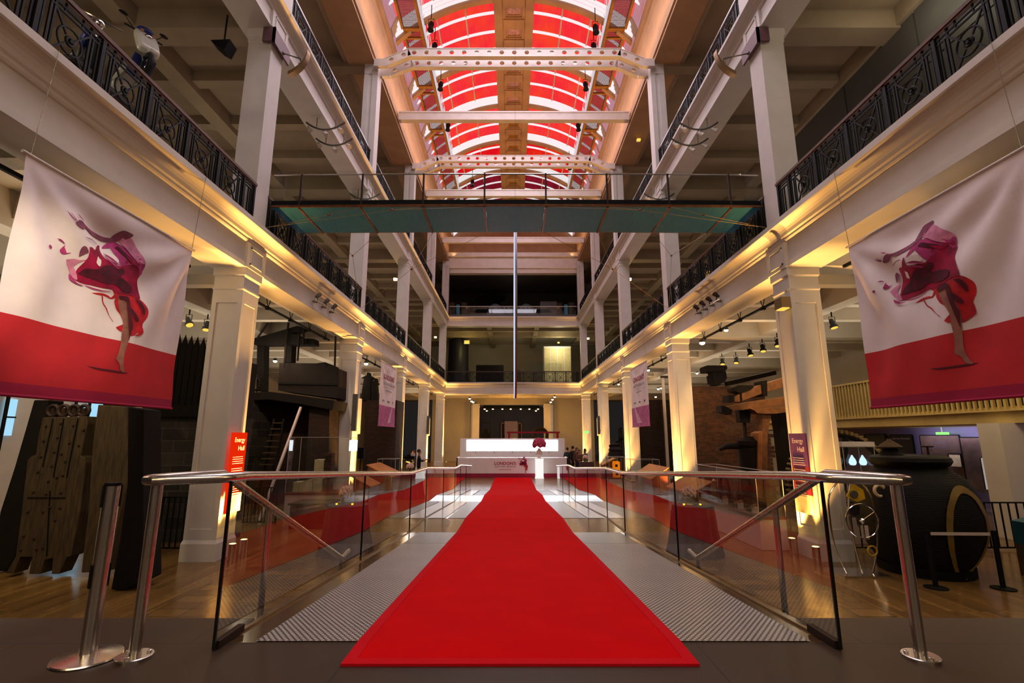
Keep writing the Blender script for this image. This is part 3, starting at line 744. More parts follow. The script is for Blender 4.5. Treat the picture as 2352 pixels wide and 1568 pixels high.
# the dancer print, drawn in banner units (u across, v down)
def uvA(l,ox,oy,sc):
    r=[]
    for x,y in l:
        q=AX(ox+x/sc,oy+y/sc,-5.95); r.append(((q.y-5.36)/3.12,(4.755-q.z)/2.91))
    return r
a_=lambda *l:uvA(l,0,320,4.9)
b_=lambda *l:uvA(l,80,620,4.611)
DANCER=[
 ('shade',b_((560,1010),(700,1040),(850,1065),(970,1090),(900,1093),(760,1072),(640,1048))),
 ('skirt',b_((800,195),(850,280),(845,330),(870,410),(905,465),(930,520),(1000,400),(1000,560),(985,640),(975,690),(1010,690),(1050,660),(1085,665),(1100,600),(1105,560),(1150,500),(1168,430),(1155,370),(1120,310),(1060,270),(950,250),(860,235))),
 ('skirt',b_((610,232),(700,235),(770,262),(800,285),(840,250),(850,285),(800,300),(740,270),(660,252))),
 ('skirt',b_((855,600),(910,575),(930,572),(920,640),(885,640))),
 ('skirt',b_((700,262),(716,275),(730,340),(770,400),(800,480),(838,545),(820,525),(785,460),(755,395),(722,345))),
 ('leg',b_((880,262),(940,270),(1000,290),(1005,380),(1000,540),(1000,600),(975,690),(945,790),(915,890),(905,960),(915,1040),(932,1078),(905,1078),(875,1048),(865,990),(830,935),(850,890),(880,790),(895,700),(905,640),(922,560),(910,470),(890,370))),
 ('dress',a_((985,1195),(1030,1205),(1060,1232),(1110,1188),(1155,1180),(1140,1222),(1142,1270),(1180,1335),(1260,1370),(1330,1420),(1400,1370),(1440,1340),(1520,1390),(1600,1400),(1600,1480),(1575,1545))+b_((1145,20),(1105,90),(1112,180),(1116,300),(1060,275),(950,252),(870,238),(800,200),(700,182),(600,152),(520,130),(468,95),(442,50),(438,10))+a_((872,1520),(888,1450),(940,1370),(975,1300))),
 ('veil',a_((1330,1420),(1390,1370),(1385,1290),(1330,1215),(1200,1215),(1190,1200),(1290,1140),(1340,1140),(1420,1200),(1500,1260),(1570,1330),(1618,1390),(1600,1480),(1570,1545),(1560,1450),(1480,1400))),
 ('pale',a_((1480,1250),(1420,1170),(1370,1130),(1420,1060),(1500,1120),(1560,1240),(1605,1330),(1618,1395),(1560,1370))),
 ('arm',a_((1290,1112),(1320,1060),(1385,1015),(1450,1035),(1500,1070),(1450,1110),(1380,1130),(1320,1150))),
 ('arm',a_((805,912),(840,906),(862,892),(925,903),(965,945),(1050,1002),(1150,1052),(1230,1087),(1310,1105),(1330,1150),(1270,1148),(1200,1132),(1120,1092),(1030,1042),(962,985),(915,997),(850,972),(812,938))),
 ('veil',a_((680,1230),(715,1190),(735,1180),(705,1235),(735,1262),(800,1262),(740,1280),(700,1265))),
 ('veil',a_((530,1175),(560,1170),(580,1200),(560,1215),(540,1200))),
 ('pale',a_((760,1340),(830,1330),(900,1345),(960,1340),(900,1370),(850,1420),(880,1480),(900,1568),(850,1540),(800,1450),(775,1390),(765,1360))),
 ('dark',a_((900,1500),(960,1440),(1060,1450),(1180,1400),(1290,1450),(1360,1440),(1380,1500),(1250,1560),(1050,1566))),
 ('dark',b_((560,60),(700,40),(860,60),(960,110),(1040,180),(1020,235),(930,215),(830,150),(700,130))),
 ('dark',a_((1330,1205),(1370,1200),(1440,1290),(1490,1360),(1470,1375),(1400,1300))),
 ('dress',a_((1420,1290),(1500,1370),(1560,1400),(1540,1420),(1480,1400))),
 ('gap',a_((1055,1372),(1078,1305),(1095,1330),(1112,1352),(1095,1415),(1070,1400))),
 ('gap',a_((1178,1300),(1230,1250),(1300,1290),(1330,1360),(1290,1385),(1230,1350))),
 ('pale',a_((1385,1150),(1400,1140),(1480,1230),(1530,1320),(1515,1325),(1460,1250))),
 ('pale',a_((1420,1190),(1435,1185),(1500,1280),(1545,1370),(1530,1370),(1480,1300))),
 ('shade',b_((975,300),(1005,300),(1005,400),(1000,540),(1000,600),(970,690),(955,740),(975,600),(968,450))),
 ('dark',b_((880,262),(960,268),(1000,285),(1000,340),(950,310),(895,300))),
 ('dark',b_((1000,380),(1030,430),(1060,520),(1040,540),(1010,470))),
 ('dark',b_((1060,300),(1110,330),(1130,420),(1110,470),(1095,380))),
 ('arm',a_((870,1300),(868,1240),(890,1190),(930,1195),(960,1250),(940,1260),(920,1212),(898,1205),(882,1245),(882,1300))),
 ('arm',a_((900,1082),(960,1094),(1030,1112),(1100,1160),(1095,1164),(1028,1122),(958,1102))),
 ('veil',a_((636,1100),(680,1108),(715,1150),(712,1158),(676,1116))),
 ('veil',a_((855,812),(890,845),(930,892),(924,896),(884,856))),
 ('veil',a_((700,775),(745,830),(800,900),(792,903),(738,840))),
 ('veil',a_((1150,1262),(1250,1320),(1330,1415),(1322,1420),(1240,1336))),
 ('veil',a_((1145,1285),(1240,1370),(1300,1440),(1290,1445),(1225,1385))),
 ('veil',b_((380,20),(400,70),(470,125),(520,150),(515,156),(460,135),(390,80))),
 ('veil',b_((520,140),(600,175),(690,205),(770,215),(768,221),(680,214),(590,184))),
 ('skirt',b_((1085,600),(1098,660),(1060,690),(1000,690),(1040,670),(1070,640))),
 ('veil',a_((740,800),(760,820),(815,900),(805,905),(770,850))),
]
PM={'dark':'p_dark','gap':'cloth_w','shade':'p_shade','skirt':'p_skirt','leg':'p_leg','dress':'p_dress','veil':'p_veil','pale':'p_pale','arm':'p_arm'}
def banner(s,name,label,group,yl,yr,kind,ph=0):
    """hangs in a plane along the hall; u runs from yl to yr, v down"""
    zt,zb=4.735,1.845; t=T(name,label,'banner',(s*5.95,(yl+yr)/2,zb),0,group); W=abs(yr-yl); H=zt-zb
    def P(u,v,off=0):
        a1=math.atan2(v+.02,u+.03); a2=math.atan2(v+.02,1.03-u); d1=math.hypot(u,v); d2=math.hypot(1-u,v)
        f=.045*math.sin(a1*11+ph)*math.exp(-((d1-.42)/.30)**2)+.045*math.sin(a2*12+1+ph)*math.exp(-((d2-.40)/.28)**2)+.03*math.sin(u*9+ph+v*3)*min(1,v*2)+.012*math.sin(u*23+v*9+ph)
        f*=min(1,(1-v)*4+.15)*min(1,v*6)*(1 if kind=='dancer' else .4)
        sag=.045*math.sin(PI*u)*max(0,1-v*2.5)*0
        nar=1-.012*math.sin(PI*min(1,v*1.0))
        return (s*5.95-s*(f+off),yl+(yr-yl)*(.5+(u-.5)*nar),zt-H*v-sag)
    SPL=.677; vs_=[SPL*i/26 for i in range(27)]+[SPL+(.945-SPL)*i/9 for i in range(1,10)]+[.945+.055*i/4 for i in range(1,5)]; nu=64
    mb=MB(); mats=[M['cloth_w'],M['cloth_r'],M['cloth_hem']] if kind=='dancer' else [M['cloth_w'],M['hem_pink'],M['hem_pink']]
    pts=[P(i/nu,v) for v in vs_ for i in range(nu+1)]; k=nu+1
    for r in range(len(vs_)-1):
        m=0 if vs_[r+1]<=SPL+1e-6 else 1 if vs_[r+1]<=.9451 else 2
        b=len(mb.v) if r==0 else 0
        if r==0: mb.v=[tuple(p) for p in pts]
        for i in range(nu): mb.f.append((r*k+i,r*k+i+1,(r+1)*k+i+1,(r+1)*k+i)); mb.m.append(m)
    def mat(key):
        if M[key] not in mats: mats.append(M[key])
        return mats.index(M[key])
    if kind=='dancer':
        for j,(q,poly) in enumerate(DANCER):
            sp=[(p.x,p.y) for p in smoothpath([Vector((x,y,0)) for x,y in poly+poly[:1]],3)[:-1]]
            vv,ff=tess(sp,.05); mb.add([P(u,v,.004+.0007*j) for u,v in vv],ff,mat(PM[q]))
    else:
        def put(txt,w,h,uc,vc,key,bold=.0,shear=0):
            vv,ff=fit(txt,w,h,bold); mb.add([P(uc+x+shear*y,vc-y,.02) for x,y in vv],ff,mat(key))
        put("LONDON'S",.64,.085,.5,.215,'ink_red',.02); put('AUTUMN SEASON',.64,.05,.5,.325,'ink_grey',.0)
        mb.add([P(u,v,.012) for u,v in((.2,.385),(.8,.385),(.8,.389),(.2,.389))],[(0,1,2,3)],mat('ink_grey'))
        put('#LONDONISOPEN',.36,.028,.5,.435,'ink_grey',.01)
        for uc,w,q in((.22,.16,.020),(.52,.12,.026),(.78,.05,.05)): 
            mb.add([P(uc-w/2,.60-q/3,.012),P(uc+w/2,.60-q/3,.012),P(uc+w/2,.60+q/3,.012),P(uc-w/2,.60+q/3,.012)],[(0,1,2,3)],mat('ink_grey'))
        n=10
        for i in range(n):
            v0=.69+.25*i/n; v1=.69+.25*(i+1)/n; L=lambda v:.72-.9*(v-.69) if s<0 else .20+.9*(v-.69)
            w=lambda v:.06+.5*(v-.69)
            mb.add([P(L(v0)-w(v0)*(s>0)*.5,v0,.008),P(L(v0)+w(v0),v0,.008),P(L(v1)+w(v1),v1,.008),P(L(v1)-w(v1)*(s>0)*.5,v1,.008)],[(0,1,2,3)],mat('hem_pink2'))
        for i in range(9): mb.add([P(.3,.71+i*.023,.010),P(.72,.712+i*.023,.010),P(.72,.716+i*.023,.010),P(.3,.714+i*.023,.010)],[(0,1,2,3)],mat('hem_pink'))
    mb.build('cloth',mats,t,smooth=True,world=True)
    a,b=sorted((yl,yr)); mb=MB(); mb.cyl((s*5.95,a-.05,zt),(s*5.95,b+.05,zt),.022,10); mb.build('top_pole',M['plaster2'],t,world=True)
    mb=MB(); mb.cyl((s*5.95,a,zb+.01),(s*5.95,b,zb+.01),.02,10); mb.build('bottom_pole',M['cloth_hem'] if kind=='dancer' else M['hem_pink'],t,world=True)
    for y in(a+.05,b-.02):
        mb=MB(); mb.tube([(s*5.95,y,zt),(s*5.86,y,6.2)],.005,5); mb.build('hanging_wire',M['steel'],t,world=True)
    return t
banner(-1,'dancer_banner','large white and red banner of a leaping dancer in front of the left gallery','dancer banners',5.36,8.48,'dancer')
banner(1,'dancer_banner','large white and crimson banner of a leaping dancer in front of the right gallery','dancer banners',8.32,5.22,'dancer',2)
banner(-1,'lettered_banner','white banner reading Londons Autumn Season with pink foot, far down the left side','lettered banners',21.66,24.76,'text')
banner(1,'lettered_banner','white banner reading Londons Autumn Season with pink foot, far down the right side','lettered banners',24.94,21.75,'text',1)
# ---- red carpet
t=T('red_carpet','long red carpet laid down the middle of the ramp from the landing to the desk','carpet',(0,3.4,0))
ys=[3.33,3.68]+[3.68+(9.85-3.68)*i/6 for i in range(1,7)]+[11.62,14.5,17.4,19.25,21.6,24.0,31.1]
def cz_(y): return rz(y) if y>3.68 else 0
def strip(x0,x1,nm,mat,h,y0=None):
    mb=MB(); Y=[y for y in ys if y0 is None or y<=y0 or True]
    for a,b in zip(Y,Y[1:]):
        mb.add([(x0-.05,a,cz_(a)+h),(x1-.05,a,cz_(a)+h),(x1-.05,b,cz_(b)+h),(x0-.05,b,cz_(b)+h)],[(0,1,2,3)])
        mb.add([(x0-.05,a,cz_(a)+.002),(x0-.05,a,cz_(a)+h),(x0-.05,b,cz_(b)+h),(x0-.05,b,cz_(b)+.002)],[(0,1,2,3)])
        mb.add([(x1-.05,a,cz_(a)+.002),(x1-.05,a,cz_(a)+h),(x1-.05,b,cz_(b)+h),(x1-.05,b,cz_(b)+.002)],[(0,1,2,3)])
    return mb.build(nm,mat,t,world=True)
strip(-1.03,1.03,'pile',M['red_carpet'],.012)
for s in(-1,1): strip(*sorted((s*1.02,s*1.10)),'edge_tape',M['carpet_edge'],.015)
mb=MB(); mb.box(-1.15,1.05,3.32,3.40,.0,.016); mb.build('edge_tape',M['carpet_edge'],t,world=True)
# ---- glass balustrades of the ramp with steel rails
def ramp_side(s,sd):
    t=T('ramp_balustrade',f'glass balustrade with brushed steel handrail along the {sd} edge of the ramp','balustrade',(s*2.06,3.5,0),0,'ramp balustrades')
    x=s*2.06; sp=[3.53,6.75,9.85,11.62,14.5,17.4,19.25,21.6,24.2]
    hz=lambda y:(rz(y) if y>3.68 else 0)
    for a,b in zip(sp,sp[1:]):
        mb=MB(); mb.add([(x,a+.02,hz(a)+.012),(x,b-.02,hz(b)+.012),(x,b-.02,hz(b)+1.07),(x,a+.02,hz(a)+1.07)],[(0,1,2,3)]); g=mb.build('glass_panel',M['glass'],t,world=True)
        mb=MB(); mb.box(x-.010,x+.010,a+.008,a+.022,hz(a)+.01,hz(a)+1.07); e=mb.build('edge',M['glass_edge'],g)
        e.data.transform(Matrix.Translation(-t.location))
    rr=.034
    rail=[(x,y,hz(y)+1.10) for y in(24.2,24.0,19.25,17.4,11.62,9.85,6.75,3.75)]+[(x,3.56,1.10),(s*2.12,3.50,1.10),(s*2.38,3.40,1.095),(s*2.47,3.37,1.095),(s*2.545,3.40,1.095),(s*2.565,3.48,1.095),(s*2.53,3.62,1.095),(s*2.44,4.08,1.09),(s*2.43,4.15,1.06),(s*2.43,7.10,-.235),(s*2.43,7.18,-.245),(s*2.43,7.42,-.215)]
    mb=MB(); mb.tube(rail,rr,14); mb.build('handrail',M['steel'],t,world=True,smooth=True)
    px=s*2.50;py=3.44
    mb=MB(); mb.cyl((px,py,0.01),(px,py,1.08),.036,16); p=mb.build('end_post',M['steel'],t,world=True,smooth=True)
    mb=MB(); mb.lathe([(.105,0),(.105,.016),(.10,.02),(.0,.02)],(px,py,0),28)
    for k in range(3):
        a=k*2.1+.6; mb.lathe([(.014,.02),(.014,.032),(.008,.036)],(px+.075*math.cos(a),py+.075*math.sin(a),0),10)
    e=mb.build('base_plate',M['steel'],p,smooth=True); e.data.transform(Matrix.Translation(-t.location))
    mb=MB(); mb.cyl((s*2.43,4.93,-.44),(s*2.43,4.93,.70),.028,14); mb.build('stair_post',M['steel'],t,world=True,smooth=True)
    mb=MB(); mb.cyl((s*2.43,7.1,FL),(s*2.43,7.1,-.26),.028,14); mb.build('stair_post',M['steel'],t,world=True,smooth=True)
    mb=MB(); mb.box(x-.022,x+.022,3.57,3.88,0,.05); mb.build('base_clamp',M['rust'],t,world=True)
    mb=MB()
    for a,b in zip(RP[:-1],RP[1:]): mb.bar((x+s*.02,a[0],a[1]+.0),(x+s*.02,b[0],b[1]+.0),.05,.03)
    mb.build('base_channel',M['bronze'],t,world=True)
ramp_side(-1,'left'); ramp_side(1,'right')
# ---- brushed steel barrier post on the landing
t=T('barrier_post','brushed steel queue barrier post on a round base, on the landing at the left','post',(-2.80,3.44,0))
mb=MB(); mb.lathe([(.185,0),(.19,.006),(.185,.014),(.12,.026),(.05,.034),(.0,.036)],n=40); mb.build('base',M['steel'],t,smooth=True)
mb=MB(); mb.cyl((0,0,.03),(0,0,1.055),.047,20); mb.build('pole',M['steel'],t,smooth=True)
mb=MB(); mb.cyl((0,0,1.055),(0,0,1.075),.049,20); mb.build('cap',M['black'],t,smooth=True)
for a in(-.6,2.4):
    for z0,z1 in((.92,1.06),(.42,.56)): mb=MB(); mb.obox((.047*math.sin(a),-.047*math.cos(a),(z0+z1)/2),(.03,.012,z1-z0),(0,0,a)); mb.build('belt_slot',M['black'],t)
# ---- reception desk and what stands on and behind it
yd=31.3; zt=A(1176,1051,yd).z; zm=A(1176,1087,yd).z
x0,x1=A(1048,1080,yd).x,A(1305,1080,yd).x
t=T('reception_desk','long white reception desk lettered with a dancer emblem at the end of the carpet','desk',((x0+x1)/2,yd,FL))
mb=MB(); mb.box(x0,x1,yd,yd+.8,zm,zt); mb.box(x0,x0+.08,yd,yd+1.2,zm,zt+.03); mb.box(x1-.08,x1,yd,yd+1.2,zm,zt+.03); mb.build('front_panel',M['white'],t,world=True,bevel=.008)
mb=MB(); mb.box(x0,x1,yd,yd+.8,FL,zm); mb.build('plinth_strip',M['magenta'],t,world=True)
def wr(txt,px0,px1,py0,py1,key,Y,bold=0,par=t,nm='lettering'):
    a=A(px0,py0,Y);b=A(px1,py1,Y); vv,ff=fit(txt,b.x-a.x,a.z-b.z,bold); mb=MB(); mb.add([((a.x+b.x)/2+x,Y-.004,(a.z+b.z)/2+y) for x,y in vv],ff); return mb.build(nm,M[key],par,world=True)
wr("LONDON'S",1136,1185,1060,1067.5,'ink_red',yd,.02); wr('AUTUMN SEASON',1136,1185,1069.5,1073,'ink_grey',yd,.0); wr('#LONDONISOPEN',1147,1174,1077,1079.5,'ink_grey',yd,.01)
q=[u for _,p in DANCER for u,_ in p]; q2=[v for _,p in DANCER for _,v in p]; mb=MB(); ms=[]
for j,(k_,poly) in enumerate(DANCER):
    a=A(1188,1054,yd);b=A(1217,1093,yd); m=M[PM[k_]]
    if k_=='shade': continue
    if m not in ms: ms.append(m)
    sp=[(a.x+(u-.18)/(.62)*(b.x-a.x),a.z-(v-.2)/(.66)*(a.z-b.z)) for u,v in poly]; vv,ff=tess(sp,9); mb.add([(x,yd-.004-.0006*j,z) for x,z in vv],ff,ms.index(m))
mb.build('dancer_emblem',ms,t,world=True)
yb=34.6; x0,x1=A(1057,1020,yb).x,A(1297,1020,yb).x; z1=A(1176,1006.5,yb).z
t=T('back_counter','white counter wall with a glowing light box behind the reception desk','counter',((x0+x1)/2,yb,FL))
mb=MB(); mb.box(x0,x1,yb,yb+.7,FL,z1); mb.build('body',M['white'],t,world=True,bevel=.01)
za,zb_=A(1176,1010.5,yb).z,A(1176,1035,yb).z; xa,xb=A(1072,1020,yb).x,A(1281,1020,yb).x
for k in range(5):
    w=(xb-xa)/5; mb=MB(); mb.box(xa+w*k+.008,xa+w*(k+1)-.008,yb-.02,yb+.001,zb_,za); mb.build('light_panel',M['lightbox'],t,world=True)
zc=A(1176,1049,yb).z
for k in range(5):
    w=(xb-xa)/5; mb=MB(); mb.box(xa+w*k+.006,xa+w*(k+1)-.006,yb-.015,yb+.001,zc-1.0,zb_-.03); d=mb.build('door',M['white'],t,world=True)
    mb=MB(); c=xa+w*(k+.5); mb.box(c-.02,c+.02,yb-.03,yb-.014,zb_-.14,zb_-.05); h=mb.build('handle',M['wall_pan'],d); h.data.transform(Matrix.Translation(-t.location))
# plinth, vase and bouquet in front of the desk
pY=30.9; c=A(1239,1096,pY).x
t=T('display_plinth','tall bright white plinth standing in front of the reception desk','plinth',(c,pY,FL)); w=.26
mb=MB(); mb.box(-w,w,-w,w,0,.06); mb.box(-w+.02,w-.02,-w+.02,w-.02,.06,1.12); mb.box(-w,w,-w,w,1.12,1.16); mb.build('body',emis('glowing_plinth','#fff6f2',1.05,.03),t)
zp=FL+1.16
t=T('urn_vase','white urn vase on the bright plinth','vase',(c,pY,zp))
mb=MB(); mb.lathe([(.17,0),(.16,.03),(.07,.10),(.06,.16),(.19,.26),(.22,.36),(.19,.46),(.10,.52),(.09,.58),(.13,.62)],n=24); mb.build('body',M['vase_w'],t,smooth=True)
def bouquet(name,label,cat,loc,r,key,n,flat=.75,group=None,leaf=True):
    t=T(name,label,cat,loc,0,group); rnd=random.Random(int(loc[1]*100)); mb=MB()
    for i in range(n):
        z=1-1.45*i/n; a=i*2.4; q=math.sqrt(max(0,1-z*z)); p=(r*q*math.cos(a)*.85,r*q*math.sin(a)*.85,r*flat*(z+.45)); mb.sph(p,r*rnd.uniform(.20,.30),7,5)
    mb.build('blooms',M[key],t,smooth=True)
    mb=MB()
    for i in range(7):
        a=i*.9; mb.bar((0,0,-.1*r),(r*.8*math.cos(a),r*.8*math.sin(a),.1*r),r*.22,.01)
    mb.build('foliage',M['leaf'],t); return t
bouquet('bouquet','round crimson and pink bouquet in the white urn on the plinth','flowers',(c,pY,zp+.74),.40,'bloom_r',60,.75)
# dressed standing tables
def table(px,py,Y,label,k):
    x=A(px,py,Y).x; H=1.02; t=T('poseur_table',label,'table',(x,Y,FL),0,'standing tables with dark cloths')
    mb=MB(); n=72; prof=[(.43,1.0),(.435,.97),(.45,.8),(.47,.5),(.52,.2),(.56,.012)]; vs=[];fs=[]
    for j,(r,z) in enumerate(prof):
        for i in range(n):
            a=2*PI*i/n; am=.0 if j<2 else .045*(j/5)*(math.sin(a*14)+.4*math.sin(a*9+k)); vs.append(((r+am)*math.cos(a),(r+am)*math.sin(a),z))
    for j in range(len(prof)-1):
        for i in range(n): fs.append((j*n+i,j*n+(i+1)%n,(j+1)*n+(i+1)%n,(j+1)*n+i))
    mb.add(vs,fs); mb.build('cloth_skirt',M['cloth_table'],t,smooth=True)
    mb=MB(); mb.cyl((0,0,.995),(0,0,1.015),.435,48); mb.build('top',M['cloth_top'],t)
    mb=MB(); mb.cyl((0,0,.0),(0,0,.99),.035,10); mb.build('pedestal',M['steel'],t)
    return Vector((x,Y,FL+1.015))
TB=[(800,1152,11.3,'first table on the left behind the glass','left'),(1590,1152,11.25,'first table on the right behind the glass','right'),(945,1085,21.1,'second table on the left near the camera operator','far left'),(1347,1068,30.2,'small far table on the right beside the people','far right')]
for k,(px,py,Y,w,sd) in enumerate(TB):
    p=table(px,py,Y,f'dark cloth draped standing table, {w}',k)
    q=p+Vector((-.06,0,.001))
    t=T('cube_vase',f'small clear glass vase of pale roses on the {sd} table','vase',q,0,'vases on the tables')
    mb=MB(); mb.lathe([(.075,0),(.085,.02),(.085,.15),(.08,.15),(.078,.02)],n=18); mb.build('body',M['vase'],t,smooth=True)
    bouquet('bouquet',f'round pale pink rose bouquet in the vase on the {sd} table','flowers',q+Vector((0,0,.19)),.15,'bloom',40,.8,'rose bouquets on the tables')
    for j,(dx,dy) in enumerate(((-.16,-.1),(.19,-.12))):
        t=T('tea_light',f'small glowing candle glass on the {sd} table, {"left" if j==0 else "right"} of the vase','candle',q+Vector((dx,dy,0)),0,'candles on the tables')
        mb=MB(); mb.lathe([(.028,0),(.032,.06),(.029,.06),(.027,.01)],n=12); mb.build('glass',M['vase'],t,smooth=True)
        mb=MB(); mb.cyl((0,0,.008),(0,0,.035),.022,10); mb.build('candle',M['candle'],t)
# ================================================================ LIGHT FITTINGS
SPOTS=[]   # (position, target, watts, colour, angle)
upl=None
for s,sd in((-1,'left'),(1,'right')):
    for i,y in enumerate(YC):
        for j,dy in enumerate((.05,.48) if s<0 else (-.22,.62)):
            x=s*(5.80 if s<0 else 5.93)
            lab=f'steel uplighter at the foot of the {ORD[i]} {sd} column, {"nearer" if j==0 else "farther"} of its pair'
            if upl is None:
                upl=T('floor_uplighter',lab,'uplighter',(x,y+dy,FL),0,'uplighters at the column feet')
                mb=MB(); mb.lathe([(.075,0),(.075,.34),(.066,.34),(.066,.315)],n=20); mb.build('housing',M['steel'],upl,smooth=True)
                mb=MB(); mb.cyl((0,0,.30),(0,0,.32),.065,18); mb.build('lens',M['uplens'],upl)
            else: dup(upl,(x,y+dy,FL),0,lab)
            SPOTS.append(((x,y+dy,FL+.36),(s*6.03,y+dy+.05,5.1),1000,(1,.52,.13),80))
            SPOTS.append(((x,y+dy,FL+.36),(s*6.16,y+dy+(.12 if j==0 else -.12),3.4),2600,(1,.55,.15),30))
# lighting tracks under the edge of the first gallery
trk=None
for s,sd in((-1,'left'),(1,'right')):
    for i in range(-1,4):
        y=Y0+BAY*i+1.1; L=BAY-1.6; x=s*7.05
        lab=f'black lighting track hung under the {sd} gallery edge, {"nearest the camera" if i<0 else "between columns "+ORD[i]+" and "+ORD[i+1]}'
        if trk is None:
            trk=T('lighting_track',lab,'track',(x,y,4.98),0,'lighting tracks under the galleries')
            mb=MB(); mb.box(-.03,.03,0,L,-.03,.03); mb.build('track',M['black'],trk)
            for q in range(5):
                yy=.4+q*(L-.8)/4; mb=MB(); mb.tube([(0,yy,0),(-.0,yy-.16,.34)],.012,5); mb.tube([(0,yy,0),(0,yy+.16,.34)],.012,5); mb.box(-.05,.05,yy-.06,yy+.06,-.06,.03); mb.build('hanger',M['black'],trk)
        else: dup(trk,(x,y,4.98),0,lab)
def spotlight(px,py,z,label,lens,group=None,size=1.0,tilt=.35,rz_=0):
    p=AZ(px,py,z); t=T('ceiling_spotlight',label,'spotlight',p,rz_,group)
    mb=MB(); mb.tube([(-.09*size,0,.02),(-.09*size,0,.2*size),(.09*size,0,.2*size),(.09*size,0,.02)],.012*size,5); mb.cyl((0,0,.2*size),(0,0,.36*size),.02*size,8); mb.build('yoke',M['black'],t)
    d=Vector((math.sin(tilt),-.25,-math.cos(tilt))).normalized()
    mb=MB(); mb.tube([-d*.14*size,-d*.05*size,d*.07*size,d*.08*size,d*.16*size],[.05*size,.075*size,.08*size,.115*size,.12*size],14); mb.build('housing',M['black'],t,smooth=True)
    mb=MB(); mb.cyl(d*.155*size,d*.17*size,.10*size,14); mb.build('lens',lens,t)
    return p
for k,(px,py,lab,tl) in enumerate([(433,737,'black ceiling spotlight beside the left dancer banner, tilted to the right',.5),(475,747,'black ceiling spotlight just left of the first left column',.1),(1912,742,'black ceiling spotlight between the right column and the right dancer banner',.1),(1722,808,'black unlit ceiling spotlight over the brick wall, lower left of the row of three',.05),(1752,798,'lit black ceiling spotlight, middle of the row of three beside the right column',-.1),(1786,786,'lit black ceiling spotlight, nearest the right column in the row of three',-.15),(1691,826,'lit black ceiling spotlight in the second row over the brick wall',-.2),(1659,829,'small black ceiling spotlight above the dark engine head on the brick wall',-.1)]):
    spotlight(px,py,4.85,lab,M['lens_y'],'black ceiling spotlights',1.0,tl)
def downlight(px,py,z,label,r,white=True,Y=None,group='small bright ceiling lamps'):
    p=AZ(px,py,z) if Y is None else A(px,py,Y); t=T('ceiling_lamp',label,'lamp',p,0,group)
    mb=MB(); mb.sph((0,0,0),(r*.9,r*.9,r*.7),10,6); mb.build('lens',M['bulb_w'] if white else M['bulb'],t,smooth=True)
    mb=MB(); mb.lathe([(r*.95,0.01),(r*.95,r*1.0),(r*.5,r*1.5)],n=12); mb.build('housing',M['wall_pan'],t,smooth=True); return p
LAMPS=[downlight(632,829,4.6,'bright ceiling lamp seen through the dark engine on the left',.09),downlight(841,835,4.7,'bright ceiling lamp left of the far left lettered banner',.10),downlight(1613,787,4.75,'brightest ceiling lamp beside the second right column',.11),downlight(1668,758,4.8,'small ceiling lamp near the right lighting track',.07),downlight(1601,857,4.7,'small ceiling lamp above the brick wall on the right',.07)]
for k,(px,py,Y,lab) in enumerate([(1489,850,28,'bright lamp just right of the right lettered banner'),(1500,842,28.4,'upper of two lamps behind the right lettered banner'),(1507,841,28.8,'lamp under the track right of the right lettered banner'),(1421,882,38,'lamp between the third and fourth right columns'),(1512,893,33,'lower lamp seen over the far brick wall on the right'),(1519,891,33.5,'second lower lamp seen over the far brick wall on the right'),(1506,911,36,'dim lamp over the far brick wall on the right'),
  (1274,911,45.5,'starry lamp under the far gallery on the right'),(1269,917,45.9,'middle lamp of the right cluster under the far gallery'),(1265,923,46.3,'lowest lamp of the right cluster under the far gallery'),(1079,915,45.5,'top lamp of the left cluster under the far gallery'),(1083,921,45.9,'middle lamp of the left cluster under the far gallery'),(1087,923,46.3,'lowest lamp of the left cluster under the far gallery')]):
    downlight(px,py,0,lab,.11 if Y>40 else .09,True,Y)
for k,px in enumerate((1113,1118,1132,1154,1173,1196,1216,1231,1236)):
    downlight(px,943 if px in(1118,1231) else 939,0,f'yellow lamp on the bar over the far room, {(ORD+["ninth"])[k]} from the left',.10,False,53.5,'lamps on the far room bar')
mb=MB(); a=A(1110,938,53.8);b=A(1239,938,53.8); mb.box(a.x,b.x,53.75,53.9,a.z-.05,a.z+.35); tag(mb.build('lamp_bar',M['black']),'dark bar carrying the row of yellow lamps in the far room','lamp bar')
for px,py,Y,lab in((908,641,27.6,'yellow wall lamp on the third left column of the first gallery'),(1446,641,27.6,'yellow wall lamp on the third right column of the first gallery'),(1000,774,43.9,'yellow wall lamp on the left corner column of the first gallery'),(1351,777,43.9,'yellow wall lamp on the right corner column of the first gallery'),(1072,785,50,'long yellow lamp beside the dark drum in the far first gallery'),(1283,786,50,'pale lamp over the white booth in the far first gallery'),(1467,321,0,'glowing yellow lamp under the top right gallery ceiling')):
    p=A(px,py,Y) if Y else AZ(px,py,17.3)
    t=T('wall_lamp',lab,'lamp',p,0,'yellow wall lamps'); w=.12 if 'long' not in lab else .3
    mb=MB(); mb.obox((0,0,0),(w*1.6,.12,w*.9)); mb.build('diffuser',M['bulb'] if Y<48 and Y else M['lens_y'],t); mb=MB(); mb.obox((0,.1,0),(w*1.9,.06,w*1.3)); mb.build('back_plate',M['plaster'],t)
